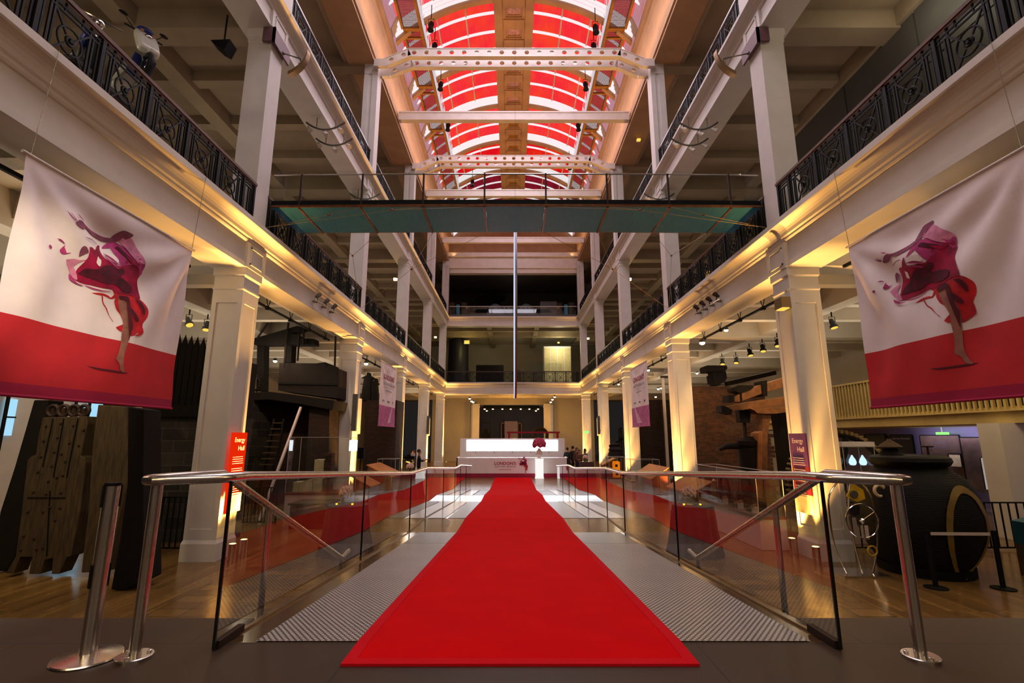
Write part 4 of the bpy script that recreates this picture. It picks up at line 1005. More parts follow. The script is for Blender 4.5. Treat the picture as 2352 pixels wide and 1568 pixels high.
# curved bars with spotlights under the upper gallery
cb=None
for s,sd in((-1,'left'),(1,'right')):
    for k,(px,py,nm) in enumerate(((748,300,'upper of the two near'),(768,336,'lower of the two near'),(838,459,'seen through the bridge glass'))):
        p=AZ(1176+s*(1176-px),py,11.0); lab=f'curved bar of spotlights under the {sd} upper gallery, {nm}'
        if cb is None:
            cb=T('curved_spot_bar',lab,'spot bar',p,0,'curved spotlight bars')
            arcp=[(-.62+1.24*i/14,-.05,.26*((-.62+1.24*i/14)/.62)**2) for i in range(15)]
            mb=MB(); mb.tube(arcp,.03,8); mb.build('bar',M['wall_pan'],cb,smooth=True)
            for x in(-.3,.3): mb=MB(); mb.tube([(x,0,.06),(x,0,.5)],.012,5); mb.build('stem',M['wall_pan'],cb)
            for x in(-.52,.02,.46):
                mb=MB(); z=.26*(x/.62)**2; mb.tube([(x,-.05,z),(x,-.05,z-.1)],.015,6); d=Vector((.5 if x<.3 else .6,-.3,-.6)).normalized(); q=Vector((x,-.05,z-.14)); mb.tube([q-d*.08,q+d*.03,q+d*.05,q+d*.14],[.04,.045,.07,.075],12); mb.build('spotlight',M['girder'],cb,smooth=True)
        else: dup(cb,p,0,lab,scale=(s*-1 if s>0 else 1,1,1) if False else None)
# bronze arcs hung from the first upper columns
for s,sd in((-1,'left'),(1,'right')):
    t=T('arched_fitting',f'bronze arched light fitting hung from a plate on the {sd} upper column','light fitting',(s*6.1,10.6,10.5),0,'bronze arched fittings')
    X=lambda px:1176+s*(1176-px)
    mb=MB(); mb.box(*sorted((s*6.01,s*6.30)),10.50,10.56,11.02,11.42); mb.box(*sorted((s*6.01,s*6.06)),10.50,11.35,11.02,11.42); mb.build('bracket_plate',plain('mauve_bracket_'+sd,'#6d4a52',.5,0,.15,4),t,world=True)
    pts=[A(X(a),b,10.75) for a,b in((709,127),(703,143),(692,158),(677,170),(664,177))]
    mb=MB(); P_=smoothpath(pts,4)
    for a,b in zip(P_,P_[1:]): mb.bar(a,b,.16,.03,0,(0,1,0)) if False else mb.add([a+Vector((0,-.09,0)),b+Vector((0,-.09,0)),b+Vector((0,.09,.03)),a+Vector((0,.09,.03)),a+Vector((0,-.09,.10)),b+Vector((0,-.09,.10)),b+Vector((0,.09,.13)),a+Vector((0,.09,.13))],[(0,1,2,3),(7,6,5,4),(0,4,5,1),(2,6,7,3),(1,5,6,2),(3,7,4,0)])
    mb.build('arc',M['bronze'],t,world=True)
    mb=MB(); a=Vector((s*6.02,11.0,11.1)); c=A(X(690),135,10.75); mb.sph(a,.05,8,6); mb.tube([a,c],.016,6); mb.tube([c,c+Vector((0,.05,-.08)),c+Vector((s*.04,0,-.12))],.012,5); mb.build('shackle',M['wall_pan'],t,world=True)
# spot bars fixed to the gallery fascia
for s,sd,n,pa,pb in((-1,'left',3,(722,687),(774,721)),(1,'right',4,(1596,721),(1654,686))):
    a=AX(*pa,s*5.98);b=AX(*pb,s*5.98); t=T('fascia_spot_bar',f'steel bar with {"three" if n==3 else "four"} small floodlights on the {sd} gallery fascia','spot bar',(a+b)/2,0)
    mb=MB(); mb.cyl(a,b,.028,10); mb.build('bar',M['chrome'],t,world=True)
    for k in range(n):
        q=a+(b-a)*(k+.35)/(n-.2); mb=MB(); mb.box(*sorted((q.x-s*.0,q.x+s*.14)),q.y-.04,q.y+.04,q.z-.04,q.z+.02); mb.build('bracket',M['wall_pan'],t,world=True)
        mb=MB(); mb.tube([q,q+Vector((0,0,.12))],.015,6); d=Vector((-s*.4,.5,.6)).normalized(); c=q+Vector((0,0,.18)); mb.tube([c-d*.10,c-d*.02,c,c+d*.09],[.04,.05,.065,.07],10); mb.build('floodlight',M['rust'] if s>0 else M['wall_pan'],t,world=True,smooth=True)
# lamp box on the right column, column speakers
p=AX(1797,697,6.0); t=T('lamp_box','small bronze floodlight box fixed to the first right column','light fitting',p)
mb=MB(); mb.obox((0,0,0),(.2,.3,.24)); mb.build('housing',M['bronze'],t); mb=MB(); mb.obox((0,0,-.13),(.16,.25,.02)); mb.build('lens',M['lens_y'],t); mb=MB(); mb.obox((.12,.05,0),(.06,.1,.1)); mb.build('bracket',M['steel'],t)
for s,i,y0,y1,nm in((-1,1,905,990,'second left column'),(-1,3,955,997,'fourth left column'),(1,3,955,997,'fourth right column')):
    Y=YC[i]-.12; za=A(1176,y0,Y).z;zb=A(1176,y1,Y).z; x=s*6.02
    t=T('column_speaker',f'tall slim dark grey speaker panel on the {nm}','speaker',(x,Y,zb),0,'slim column speakers')
    mb=MB(); mb.box(-.09,.09,-.12,.02,0,za-zb); mb.build('cabinet',M['wall_pan'],t,bevel=.01)
    for z in(.2,za-zb-.3): mb=MB(); mb.box(*sorted((s*.02,s*.13)),-.03,.03,z,z+.08); mb.build('bracket',M['steel'],t)
    t=T('column_board',f'pale board standing against the inner face of the {nm}','board',(s*6.05,Y+.55,zb),0,'pale column boards')
    mb=MB(); mb.box(-.03,.03,-.02,.22,-.1,za-zb-.12); mb.box(-.045,.045,-.03,-.02,-.1,za-zb-.12); mb.build('board',M['plaster'],t)
# black stage lights on the catwalks
for k,(px,py,nm) in enumerate(((1012,197,'upper left of the centre'),(1345,197,'upper right of the centre'),(998,108,'above the cranked beam on the left'),(1364,108,'above the cranked beam on the right'),(1029,291,'under the plain beam on the left'),(1328,291,'under the plain beam on the right'),(990,60,'highest on the left'),(1368,66,'highest on the right'),(1308,381,'beside the far cranked beam'),(1085,420,'behind the bridge rail'))):
    p=AZ(px,py,21.0); t=T('stage_light',f'black stage light hung below the red vault, {nm}','stage light',p,0,'stage lights under the vault')
    mb=MB(); mb.cyl((0,0,.45),(0,0,1.2),.02,6); mb.tube([(-.13,0,0),(-.13,0,.4),(.13,0,.4),(.13,0,0)],.015,5); mb.build('hanging_yoke',M['black'],t)
    mb=MB(); mb.tube([(0,.1,.28),(0,.02,.1),(0,-.02,.0),(0,-.08,-.2),(0,-.09,-.32)],[.10,.13,.12,.12,.16],12); mb.build('housing',M['black'],t,smooth=True)
# ================================================================ SIGNS ON THE FIRST COLUMNS
for s,sd,y0,y1 in((-1,'left',10.52,11.10),(1,'right',10.36,10.98)):
    X=s*5.99; zt=1.47 if s<0 else 1.45; zb=-.18
    t=T('hall_sign',f'tall {"orange" if s<0 else "purple"} Energy Hall sign on the inner face of the first {sd} column','sign',(X,(y0+y1)/2,zb))
    q=-s*.0; n_=-s
    mb=MB(); zc=zb+.38
    if s<0: mb.box(*sorted((X,X-s*-.03)),y0,y1,zc,zt)
    else: mb.box(*sorted((X,X+.03)),y0,y1,zb+.95,zt)
    mb.build('panel',M['sign_o'] if s<0 else M['sign_p'],t,world=True)
    mb=MB(); mb.box(*sorted((X,X+s*.03)),y0,y1,zb+.38,zb+.95) if s>0 else mb.box(*sorted((X,X+s*.03)),y0,y0+.1,zb,zb+.38); mb.build('lower_panel',M['sign_pr'] if s>0 else M['sign_o'],t,world=True)
    mb=MB(); mb.box(*sorted((X,X+s*.03)),y0+(.1 if s<0 else 0),y1,zb,zb+.38); mb.build('cream_panel',M['cream'],t,world=True)
    def wl(txt,w,h,uc,z,bold=.01):
        vv,ff=fit(txt,w,h,bold); ym=y0+(y1-y0)*uc if s<0 else y1-(y1-y0)*uc; d=1 if s<0 else -1
        mb=MB(); mb.add([(X-s*.004,ym+d*x,z+y) for x,y in vv],ff); mb.build('lettering',M['ink_w'],t,world=True)
    wl('Energy',.40,.13,.52,zt-.17); wl('Hall',.24,.10,.66,zt-.33)
    mb=MB(); rnd=random.Random(5)
    for k in range(16):
        z=zt-.52-.045*k-(.06 if k>3 else 0)-(.06 if k>9 else 0); w=rnd.uniform(.32,.44); ya=y0+.08 if s<0 else y1-.08-w; mb.box(*sorted((X-s*.004,X-s*.002)),ya,ya+w,z,z+.010)
    mb.build('small_print',M['ink_w'],t,world=True)
    for k in range(6): pass
# ================================================================ EXHIBITS, LEFT
def pg(name,label,cat,Y,group=None,at=(0,0)):
    return T(name,label,cat,A(at[0],at[1],Y) if at!=(0,0) else (0,Y,FL),0,group)
def poly(mb,pts,Y,d,ox=0,oy=0,sc=1,m=0):
    P_=[A(ox+x/sc,oy+y/sc,Y) for x,y in pts]; mb.prism([(p.x,max(p.z,FL+.004)) for p in P_],'y',Y,Y+d,m)
c_=lambda *l:list(l)
t=pg('timber_engine_frame','massive bolted dark timber engine frame standing at the far left under the banner','engine',9.5,None,(160,1320))
K=dict(ox=0,oy=900,sc=3.267)
mb=MB(); poly(mb,c_((320,190),(650,182),(655,240),(605,480),(632,492),(640,530),(600,900),(530,1235),(500,1240),(440,1366),(385,1366),(395,1245),(330,1262),(300,1366),(215,1366),(240,1238),(150,1238),(100,1362),(40,1362),(115,1235),(160,900),(205,510),(235,482),(268,470),(290,320)),9.45,.28,**K); pn=mb.build('plank_panel',M['oldwood'],t,world=True,bevel=.012)
mb=MB(); bolt=None
for x,y in((345,255),(455,235),(550,250),(625,285),(325,365),(430,340),(518,382),(590,400),(405,450),(460,465),(305,485),(490,520),(385,555),(283,600),(425,640),(360,670),(470,625),(250,750),(455,755),(345,765),(375,865),(450,870),(205,900),(320,900),(410,960),(175,1080),(255,1100),(270,1178),(320,1170),(155,1185)):
    q=A(x/3.267,900+y/3.267,9.44)-t.location
    if bolt is None: mb.sph((0,0,0),(.025,.018,.025),8,5); bolt=o=mb.build('bolt',M['rust'],pn,smooth=True)
    else: o=bolt.copy(); COL.objects.link(o)
    o.location=q
mb=MB()
for a,c in(((398,200),(320,560)),((478,200),(400,640)),((585,200),(500,640)),((375,740),(350,1230)),((205,792),(490,792))):
    mb.bar(A(a[0]/3.267,900+a[1]/3.267,9.44),A(c[0]/3.267,900+c[1]/3.267,9.44),.015,.012)
b=mb.build('plank_gaps',M['black'],pn); b.data.transform(Matrix.Translation(-t.location))
mb=MB(); poly(mb,c_((735,95),(950,110),(955,700),(800,1350),(608,1355),(660,900),(690,450),(700,340)),9.42,.4,**K); mb.build('post',M['oldwood'],t,world=True,bevel=.015)
mb=MB(); poly(mb,c_((960,110),(1075,130),(1070,1420),(930,1488),(832,1482),(900,1100),(955,700)),8.65,.45,**K); mb.build('post',M['oldwood3'],t,world=True,bevel=.015)
mb=MB(); poly(mb,c_((255,60),(365,60),(270,470),(170,850),(105,1240),(40,1345),(-60,1345),(0,900),(110,560)),9.75,.35,**K); mb.build('post',M['oldwood3'],t,world=True,bevel=.015)
for x in(400,480,560,630):
    mb=MB(); c=A(x/3.267,900+140/3.267,9.6); mb.torus((c.x,9.6,c.z),.10,.035,'y',14,6); mb.bar((c.x,9.6,c.z+.05),(c.x+.03,9.6,c.z-.22),.07,.05); mb.build('iron_eye',M['rust'],t,world=True,smooth=True)
# rough stone engine base with spiked timber housing
t=pg('stone_engine_base','rough grey stone block base behind the first left column','plinth',12.4,None,(395,1278))
mb=MB(); a=A(318,1278,12.4);b=A(500,1278,12.4); z=A(400,957,12.4).z; mb.box(a.x,-6.97,12.4,13.1,FL,z); mb.build('stonework',M['stone'],t,world=True)
mb=MB(); mb.box(a.x-.3,-6.95,12.25,13.2,z,z+.28); mb.build('timber_sill',M['oldwood3'],t,world=True)
t=pg('slatted_housing','dark slatted timber housing with a spiked top on the stone base','engine',12.6,None,(400,935))
zb=z+.285; mb=MB(); xa=A(235,935,12.6).x; xb=-7.0; n=22
for i in range(n):
    x0=xa+(xb-xa)*i/n; w=(xb-xa)/n; zt=A(470,802,12.6).z+.55*(1-i/n)
    mb.box(x0+.01,x0+w-.01,12.6,12.7+.02*(i%2),zb,zt-.14); mb.add([(x0+.02,12.6,zt-.16),(x0+w-.02,12.6,zt-.16),(x0+w-.02,12.7,zt-.16),(x0+.02,12.7,zt-.16),(x0+w/2,12.65,zt+.14)],[(0,1,4),(1,2,4),(2,3,4),(3,0,4)])
mb.build('slats',M['oldwood3'],t,world=True); mb=MB(); mb.box(xa,xb,12.73,13.15,zb,A(470,830,12.6).z); mb.build('tank',M['oldwood3'],t,world=True)
# black fence in front of it
def fence(name,label,x0,x1,Y,h,n,group='black barrier fences'):
    t=T(name,label,'fence',((x0+x1)/2,Y,FL),0,group); mb=MB()
    for i in range(n+1): x=x0+(x1-x0)*i/n; mb.box(x-.012,x+.012,Y-.012,Y+.012,FL+.05,FL+h)
    mb.build('bars',M['black'],t,world=True); mb=MB(); mb.box(x0,x1,Y-.02,Y+.02,FL+h,FL+h+.03); mb.build('top_rail',M['black'],t,world=True); mb=MB(); mb.box(x0,x1,Y-.02,Y+.02,FL+.04,FL+.07); mb.build('bottom_rail',M['black'],t,world=True)
    for x in(x0,x1): mb=MB(); mb.box(x-.02,x+.02,Y-.02,Y+.02,FL,FL+h); mb.build('post',M['black'],t,world=True)
fence('fence','black bar fence before the stone engine base on the left',-8.1,-6.95,11.55,1.12,9)
fence('fence','black bar fence in the left bay in front of the ladder',-9.2,-6.95,14.9,1.0,22)
fence('fence','black bar fence behind the big boiler on the right',7.0,12.4,11.6,1.0,30)
# atmospheric beam engine, left second bay
Y=17.9; t=pg('beam_engine','tall dark beam engine with an iron tank, timber beams and masonry in the left bay','engine',Y,None,(680,1085))
K=dict(ox=560,oy=660,sc=5.227)
mb=MB(); poly(mb,c_((425,905),(870,910),(975,895),(990,960),(1015,930),(1140,975),(1125,1330),(860,1300),(410,1235)),Y,1.6,**K); mb.build('tank',M['engine'],t,world=True)
mb=MB(); poly(mb,c_((410,1140),(1120,1155),(1120,1175),(410,1160)),Y-.06,.1,**K); mb.build('band',M['black'],t,world=True)
mb=MB(); poly(mb,c_((115,1260),(300,1250),(700,1300),(1090,1355),(1060,1470),(700,1400),(290,1340),(115,1355)),Y-.5,2.2,**K); mb.build('timber_deck',M['oldwood3'],t,world=True)
for x0,x1,y0,y1 in((160,245,670,1240),(490,580,670,900)):
    mb=MB(); poly(mb,c_((x0,y0),(x1,y0),(x1-12,y1),(x0-12,y1)),Y+.2,.4,**K); mb.build('post',M['oldwood3'],t,world=True)
mb=MB(); poly(mb,c_((120,610),(300,560),(640,460),(695,470),(695,500),(560,550),(655,570),(655,608),(840,615),(842,680),(120,685)),Y-.1,.5,**K); mb.build('main_beam',M['oldwood3'],t,world=True)
for a,b in(((672,500),(645,880)),((722,480),(715,690)),((552,265),(480,960)),((1102,585),(1092,945)),((290,430),(165,605))):
    mb=MB(); mb.tube([A(560+a[0]/5.227,660+a[1]/5.227,Y-.2),A(560+b[0]/5.227,660+b[1]/5.227,Y-.2)],.035,6); mb.build('rod',M['engine'],t,world=True)
c=A(578,880,Y); mb=MB(); mb.torus((c.x,Y,c.z),.30,.035,'y',20,6)
for k in range(20): q=2*PI*k/20; mb.obox((c.x+.35*math.cos(q),Y,c.z+.35*math.sin(q)),(.07,.06,.05),(0,-q,0))
mb.build('gear_wheel',M['engine'],t,world=True)
K=dict(ox=560,oy=880,sc=5.227)
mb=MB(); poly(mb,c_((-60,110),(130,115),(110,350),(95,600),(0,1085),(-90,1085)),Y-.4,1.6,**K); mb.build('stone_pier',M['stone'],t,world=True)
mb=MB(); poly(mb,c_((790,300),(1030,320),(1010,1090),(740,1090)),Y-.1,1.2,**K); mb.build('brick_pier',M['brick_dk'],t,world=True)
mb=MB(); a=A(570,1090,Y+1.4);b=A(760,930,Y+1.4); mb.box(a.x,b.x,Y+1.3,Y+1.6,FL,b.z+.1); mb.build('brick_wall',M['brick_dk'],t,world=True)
# ladder with steps
t=pg('timber_ladder','dark steep ladder with treads leading up to the left engine deck','ladder',Y-1.2,None,(610,1090))
for a,b in(((170,1050),(370,430)),((330,1090),(480,430))):
    mb=MB(); p=A(560+a[0]/5.227,880+a[1]/5.227,Y-1.6); q=A(560+b[0]/5.227,880+b[1]/5.227,Y-.7); p.z=FL+.004+.05; mb.bar(p,q,.05,.12); mb.build('side_rail',M['oldwood3'],t,world=True)
for k in range(8):
    f=.12+k*.115; mb=MB(); p=A(560+(170+200*f)/5.227,880+(1050-620*f)/5.227,Y-1.6+.9*f); q=A(560+(330+150*f)/5.227,880+(1090-660*f)/5.227,Y-1.6+.9*f); mb.bar(p,(q.x,p.y,p.z),.16,.035); mb.build('tread',M['oldwood'],t,world=True)
p=A(635,1088,Y-1.8);q=A(691,935,Y-.6); mb=MB(); p=p+(p-q)*((p.z-FL-.02)/(q.z-p.z)); mb.bar(p,q,.07,.07); p=mb.build('timber_prop',M['case_w']); tag(p,'long pale slanting timber prop beside the ladder on the left','prop')
# two dark machine frames on a brick base
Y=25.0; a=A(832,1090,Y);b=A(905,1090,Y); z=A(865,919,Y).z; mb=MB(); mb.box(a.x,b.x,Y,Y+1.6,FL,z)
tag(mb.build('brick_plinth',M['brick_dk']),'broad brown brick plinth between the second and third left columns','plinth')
for lab,pts in(('taller dark tapering machine frame on the left brick plinth',((390,1010),(400,860),(425,720),(390,715),(435,690),(460,680),(465,645),(490,645),(495,680),(530,695),(540,720),(510,740),(505,1010))),('shorter dark machine frame on the left brick plinth',((520,1010),(520,760),(555,745),(560,718),(580,718),(588,765),(600,790),(585,800),(600,1010)))):
    t=pg('machine_frame',lab,'machine',Y+.5,None,(850,918)); mb=MB(); poly(mb,pts,Y+.5,.4,760,740,5.6); t.location.z=z; mb.build('frame',M['engine'],t,world=True)
    mb=MB(); p=A(760+pts[0][0]/5.6,740+pts[0][1]/5.6,Y+.6); mb.box(p.x,p.x+.3,Y+.4,Y+1,z,z+.06); mb.build('foot',M['engine'],t,world=True)
# display cases
def case(name,label,x0,x1,y0,y1,zb,zt,base,group='glass display cases'):
    t=T(name,label,'display case',((x0+x1)/2,(y0+y1)/2,FL),0,group)
    mb=MB(); mb.box(x0,x1,y0,y1,FL,zb-.06); mb.build('base',base,t,world=True,bevel=.01)
    mb=MB(); mb.box(x0-.02,x1+.02,y0-.02,y1+.02,zb-.06,zb); mb.build('deck',M['woodtrim'],t,world=True)
    for nm,v in(('front',[(x0,y0),(x1,y0)]),('back',[(x0,y1),(x1,y1)]),('left',[(x0,y0),(x0,y1)]),('right',[(x1,y0),(x1,y1)])):
        mb=MB(); (ax,ay),(bx,by)=v; mb.quad((ax,ay,zb),(bx,by,zb),(bx,by,zt),(ax,ay,zt)); mb.build('glass_pane',M['glass_case'],t,world=True)
    mb=MB(); mb.quad((x0,y0,zt),(x1,y0,zt),(x1,y1,zt),(x0,y1,zt)); mb.build('glass_pane',M['glass_case'],t,world=True)
    mb=MB()
    for ax,ay,bx,by in((x0,y0,x1,y0),(x1,y0,x1,y1),(x1,y1,x0,y1),(x0,y1,x0,y0)): mb.bar((ax,ay,zt),(bx,by,zt),.014,.014)
    for ax,ay in((x0,y0),(x1,y0),(x1,y1),(x0,y1)): mb.bar((ax,ay,zb),(ax,ay,zt),.012,.012)
    mb.build('edge',M['girder'],t,world=True); return t
case('display_case','large clear glass display case reflecting the light box, before the second left column',A(662,1045,16.0).x,A(800,1045,16.0).x,16.0,16.9,-.35,A(730,1004,16.0).z,M['case_w'])
t=T('building_model','beige and brick model building inside the left glass case','model',(-6.35,16.35,-.345))
mb=MB(); mb.box(-.12,.18,-.1,.3,0,1.0); mb.prism([(-.75,0),(-.14,0),(-.14,.42),(-.5,.3),(-.75,.3)],'y',-.1,.4); mb.build('block',M['cream'],t); mb=MB(); mb.box(.22,.42,-.1,.2,0,1.2); mb.build('chimney',M['brick'],t)
x=A(888,1060,23.6).x; case('display_case','small glass case just left of the far left lettered banner',x-.42,x+.42,23.6,24.5,-.55,.1+.25,M['oldwood'])
x=A(1413,1060,29).x; case('display_case','tall glass case holding the orange block on the right',x-.45,x+.45,28.6,29.5,-.9,.25,M['case_w'])
t=T('orange_block','glowing orange upright block with dark cut-outs in the right glass case','exhibit',(x+.05,29.0,-.895))
mb=MB(); mb.prism([(-.2,0),(.2,0),(.2,.85),(.12,.9),(-.15,.9),(-.2,.85)],'y',-.1,.1); mb.build('block',M['orange'],t); mb=MB(); mb.box(-.08,.06,-.115,-.10,.58,.72); mb.box(-.06,.08,-.115,-.10,.12,.42); mb.build('cut_out',M['black'],t)
x=A(1478,1065,23.5).x; case('display_case','wide glass case holding a small iron arch, right of the orange block',x-.7,x+.6,23,24.2,-.6,.35,M['case_w'])
t=T('arch_model','small dark iron arch in the wide right glass case','model',(x+.15,23.6,-.595)); mb=MB(); mb.torus((0,0,.2),.25,.03,'y',14,6,0,0,PI); mb.box(-.28,-.22,-.05,.05,0,.22); mb.box(.22,.28,-.05,.05,0,.22); mb.build('arch',M['engine'],t); mb=MB(); mb.box(-.35,.35,-.12,.12,0,.02); mb.build('foot',M['black'],t)
case('long_display_case','long low glass case of engine models behind the first right column',5.45,6.05,11.55,15.2,-.38,.57,M['case_w'])
def model(x,y,lab,kind):
    t=T('engine_model',lab,'model',(x,y,-.375),0,'engine models in the long case')
    mb=MB(); mb.box(-.16,.16,-.14,.14,0,.05); mb.build('bed',M['engine'],t)
    if kind==0: mb=MB(); mb.lathe([(.09,.05),(.10,.30),(.07,.42),(.08,.5),(.03,.56)],n=14); mb.build('cylinder',M['bronze'],t,smooth=True)
    if kind==1: mb=MB(); mb.torus((0,0,.42),.26,.03,'x',20,6); mb.box(-.03,.03,-.3,-.24,.05,.42); mb.box(-.03,.03,.24,.3,.05,.42); mb.build('arch_frame',M['engine'],t)
    if kind==2:
        mb=MB(); mb.torus((.05,.1,.24),.16,.018,'x',18,5); 
        for k in range(3): mb.bar((.05,.1-.16*math.cos(k*1.05),.24-.16*math.sin(k*1.05)),(.05,.1+.16*math.cos(k*1.05),.24+.16*math.sin(k*1.05)),.012,.012)
        mb.build('flywheel',M['engine'],t); mb=MB(); mb.cyl((-.04,-.08,.05),(-.04,-.08,.34),.045,12); mb.cyl((-.04,-.08,.34),(-.04,-.08,.62),.012,6); mb.build('cylinder',M['engine'],t)
model(5.75,14.7,'tall brass cylinder engine model at the far end of the long case',0); model(5.75,14.0,'arched iron engine model in the long case',1); model(5.75,13.1,'flywheel engine model with tall rod in the middle of the long case',2); model(5.75,12.3,'flywheel engine model nearest the first right column',2)
for k,y in enumerate((13.6,12.72,12.0)):
    t=T('label_stand',f'small red topped label stand in the long case, {ORD[k]} from the far end','label',(5.58,y,-.375),0,'label stands in the long case'); mb=MB(); mb.box(-.05,.05,-.05,.05,0,.16); mb.build('block',M['case_w'],t); mb=MB(); mb.obox((-.01,0,.18),(.13,.13,.015),(0,-.4,0)); mb.build('top',M['woodtrim'],t)
# reading rails
def reading_rail(x0,x1,y0,y1,s,lab,h0=.72,h1=.95):
    t=T('reading_rail',lab,'reading rail',((x0+x1)/2,(y0+y1)/2,FL),0,'sloping wooden reading rails')
    lo,hi=(x1,x0) if s<0 else (x0,x1)
    mb=MB(); mb.prism([(lo,FL),(hi,FL),(hi,FL+h1),(lo,FL+h0)],'y',y0,y1); mb.build('base',M['woodtrim'],t,world=True)
    mb=MB(); e=.06 if lo<hi else -.06; mb.prism([(lo-e,FL+h0-.01),(hi+e,FL+h1+.03),(hi+e,FL+h1+.06),(lo-e,FL+h0+.02)],'y',y0-.04,y1+.04); mb.build('sloping_top',M['podium'],t,world=True)
    mb=MB(); mb.prism([(lo+e*1.5,FL+h0+.045),(lo+e*5,FL+h0+.045+(h1-h0)*.35),(lo+e*5,FL+h0+.05+(h1-h0)*.35),(lo+e*1.5,FL+h0+.05)],'y',y0+.15,y0+.7); mb.build('label_card',M['cream'],t,world=True)
reading_rail(-5.98,-4.98,20.6,22.6,-1,'wide wooden reading rail before the brick plinth on the left',.85,1.3)
reading_rail(-5.5,-4.95,17.3,18.5,-1,'small wooden reading rail near the second left column',.8,1.1)
reading_rail(5.3,5.9,15.35,17.6,1,'wooden reading rail right behind the long glass case',.78,1.1)
reading_rail(5.35,5.95,19.7,22.4,1,'wooden reading rail just past the second right column',.85,1.25)
x=A(1395,1062,31).x; reading_rail(x-.35,x+.35,30.4,31.4,1,'white topped reading rail beside the orange block case',.8,1.15)
# loudspeaker on a stand
Y=23; p=A(829,1040,Y); t=T('loudspeaker','dark loudspeaker on a thin stand left of the far reading rail','speaker',(p.x,Y,FL))
mb=MB(); mb.box(-.16,.16,-.15,.15,p.z-FL-.25,p.z-FL+.25); mb.build('cabinet',M['black'],t,bevel=.02); mb=MB(); mb.cyl((0,0,.05),(0,0,p.z-FL-.25),.025,8); mb.build('pole',M['black'],t); mb=MB(); mb.lathe([(.25,0),(.25,.02),(.03,.05)],n=20); mb.build('base',M['black'],t)
# low wooden box plinth seen through the left glass
t=T('wooden_plinth','low brown wooden plinth seen through the left ramp glass','plinth',(-5.7,14.6,FL)); mb=MB(); mb.box(-.55,.45,-.4,.5,0,.62); mb.build('body',M['woodtrim'],t,bevel=.01); mb=MB(); mb.box(-.6,.5,-.45,.55,.62,.67); mb.build('top',M['oldwood'],t)
# ================================================================ EXHIBITS, RIGHT
Y=20.2; K=dict(ox=1560,oy=760,sc=5.227); a=A(1585,1085,Y);b=A(1774,1085,Y); z=A(1600,884,Y).z
z-=.06; mb=MB(); mb.box(a.x-.15,b.x,Y,Y+.8,FL,z); rnd=random.Random(4)
zz=FL+.05
while zz<A(1775,1000,Y).z: mb.box(b.x,b.x+rnd.choice((.08,.2,.28)),Y+.02,Y+.7,zz,zz+.14); zz+=.16
tag(mb.build('brick_engine_house',M['brick']),'tall red brick engine house wall with ragged edge behind the right engine','wall exhibit')
t=T('steam_cylinder','dark iron cylinder head with a cap standing on the right brick wall','engine part',(A(1645,880,Y+.3).x,Y+.3,z+.03))
mb=MB(); poly(mb,c_((395,480),(560,480),(575,560),(550,610),(500,630),(500,648),(425,648),(410,560)),Y+.1,.5,**K); mb.build('cylinder',M['engine'],t,world=True)
mb=MB(); poly(mb,c_((320,430),(335,412),(570,412),(580,440),(570,465),(540,485),(330,487)),Y,.7,**K); mb.build('cap',M['engine'],t,world=True)
mb=MB(); mb.bar(A(1560+345/5.227,760+540/5.227,Y+.3),A(1560+360/5.227,760+640/5.227,Y+.3),.1,.1); mb.bar(A(1560+560/5.227,760+635/5.227,Y+.3),A(1560+1150/5.227,760+500/5.227,Y+1.5),.12,.18); mb.build('pipe',M['engine'],t,world=True)
Y=16.3; t=pg('pumping_engine','old timber beam pumping engine lit warm orange beside the first right column','engine',Y,None,(1760,1080))
mb=MB(); poly(mb,c_((660,800),(780,715),(900,670),(1290,550),(1420,510),(1420,590),(1295,665),(1060,730),(860,800),(740,850),(660,850)),Y,.42,**K); mb.build('upper_beam',M['oldwood2'],t,world=True,bevel=.01)
mb=MB(); poly(mb,c_((560,905),(900,840),(1310,780),(1310,885),(900,930),(640,960)),Y-.7,.42,**K); mb.build('lower_beam',M['oldwood2'],t,world=True,bevel=.01)
mb=MB(); poly(mb,c_((510,895),(560,905),(640,945),(630,1005),(560,985),(515,975)),Y-.72,.46,**K); mb.build('iron_shoe',M['engine'],t,world=True)
mb=MB(); poly(mb,c_((850,930),(975,920),(1310,900),(1310,965),(1180,990),(1010,992),(940,985),(900,950)),Y-.75,.5,**K); mb.build('bolster',M['oldwood2'],t,world=True)
mb=MB(); poly(mb,c_((1000,985),(1110,985),(1062,1230),(1062,2000),(1000,2000)),Y-.6,.45,**K); mb.build('post',M['oldwood2'],t,world=True)
mb=MB(); poly(mb,c_((948,1225),(1000,1200),(1000,2000),(945,2000)),Y-.8,.5,**K); mb.build('post',M['podium'],t,world=True)
mb=MB(); poly(mb,c_((1180,990),(1320,970),(1340,1150),(1345,1500),(1420,2000),(1310,2000),(1250,1500),(1215,1200)),Y-.3,.45,**K); mb.build('curved_post',M['oldwood3'],t,world=True)
mb=MB(); poly(mb,c_((650,680),(710,650),(880,650),(900,665),(860,700),(740,745),(660,720)),Y-.05,.5,**K); poly(mb,c_((990,600),(1055,590),(1060,780),(1010,780)),Y-.08,.55,**K); poly(mb,c_((735,740),(752,735),(760,850),(742,850)),Y-.05,.5,**K); poly(mb,c_((595,770),(660,765),(665,850),(592,850)),Y-.05,.5,**K); mb.build('iron_strap',M['engine'],t,world=True)
mb=MB(); poly(mb,c_((720,950),(860,950),(850,1100),(735,1100)),Y-.4,.3,**K); poly(mb,c_((775,1100),(805,1100),(822,1340),(805,1340)),Y-.3,.12,**K); mb.build('pump_rod',M['engine'],t,world=True)
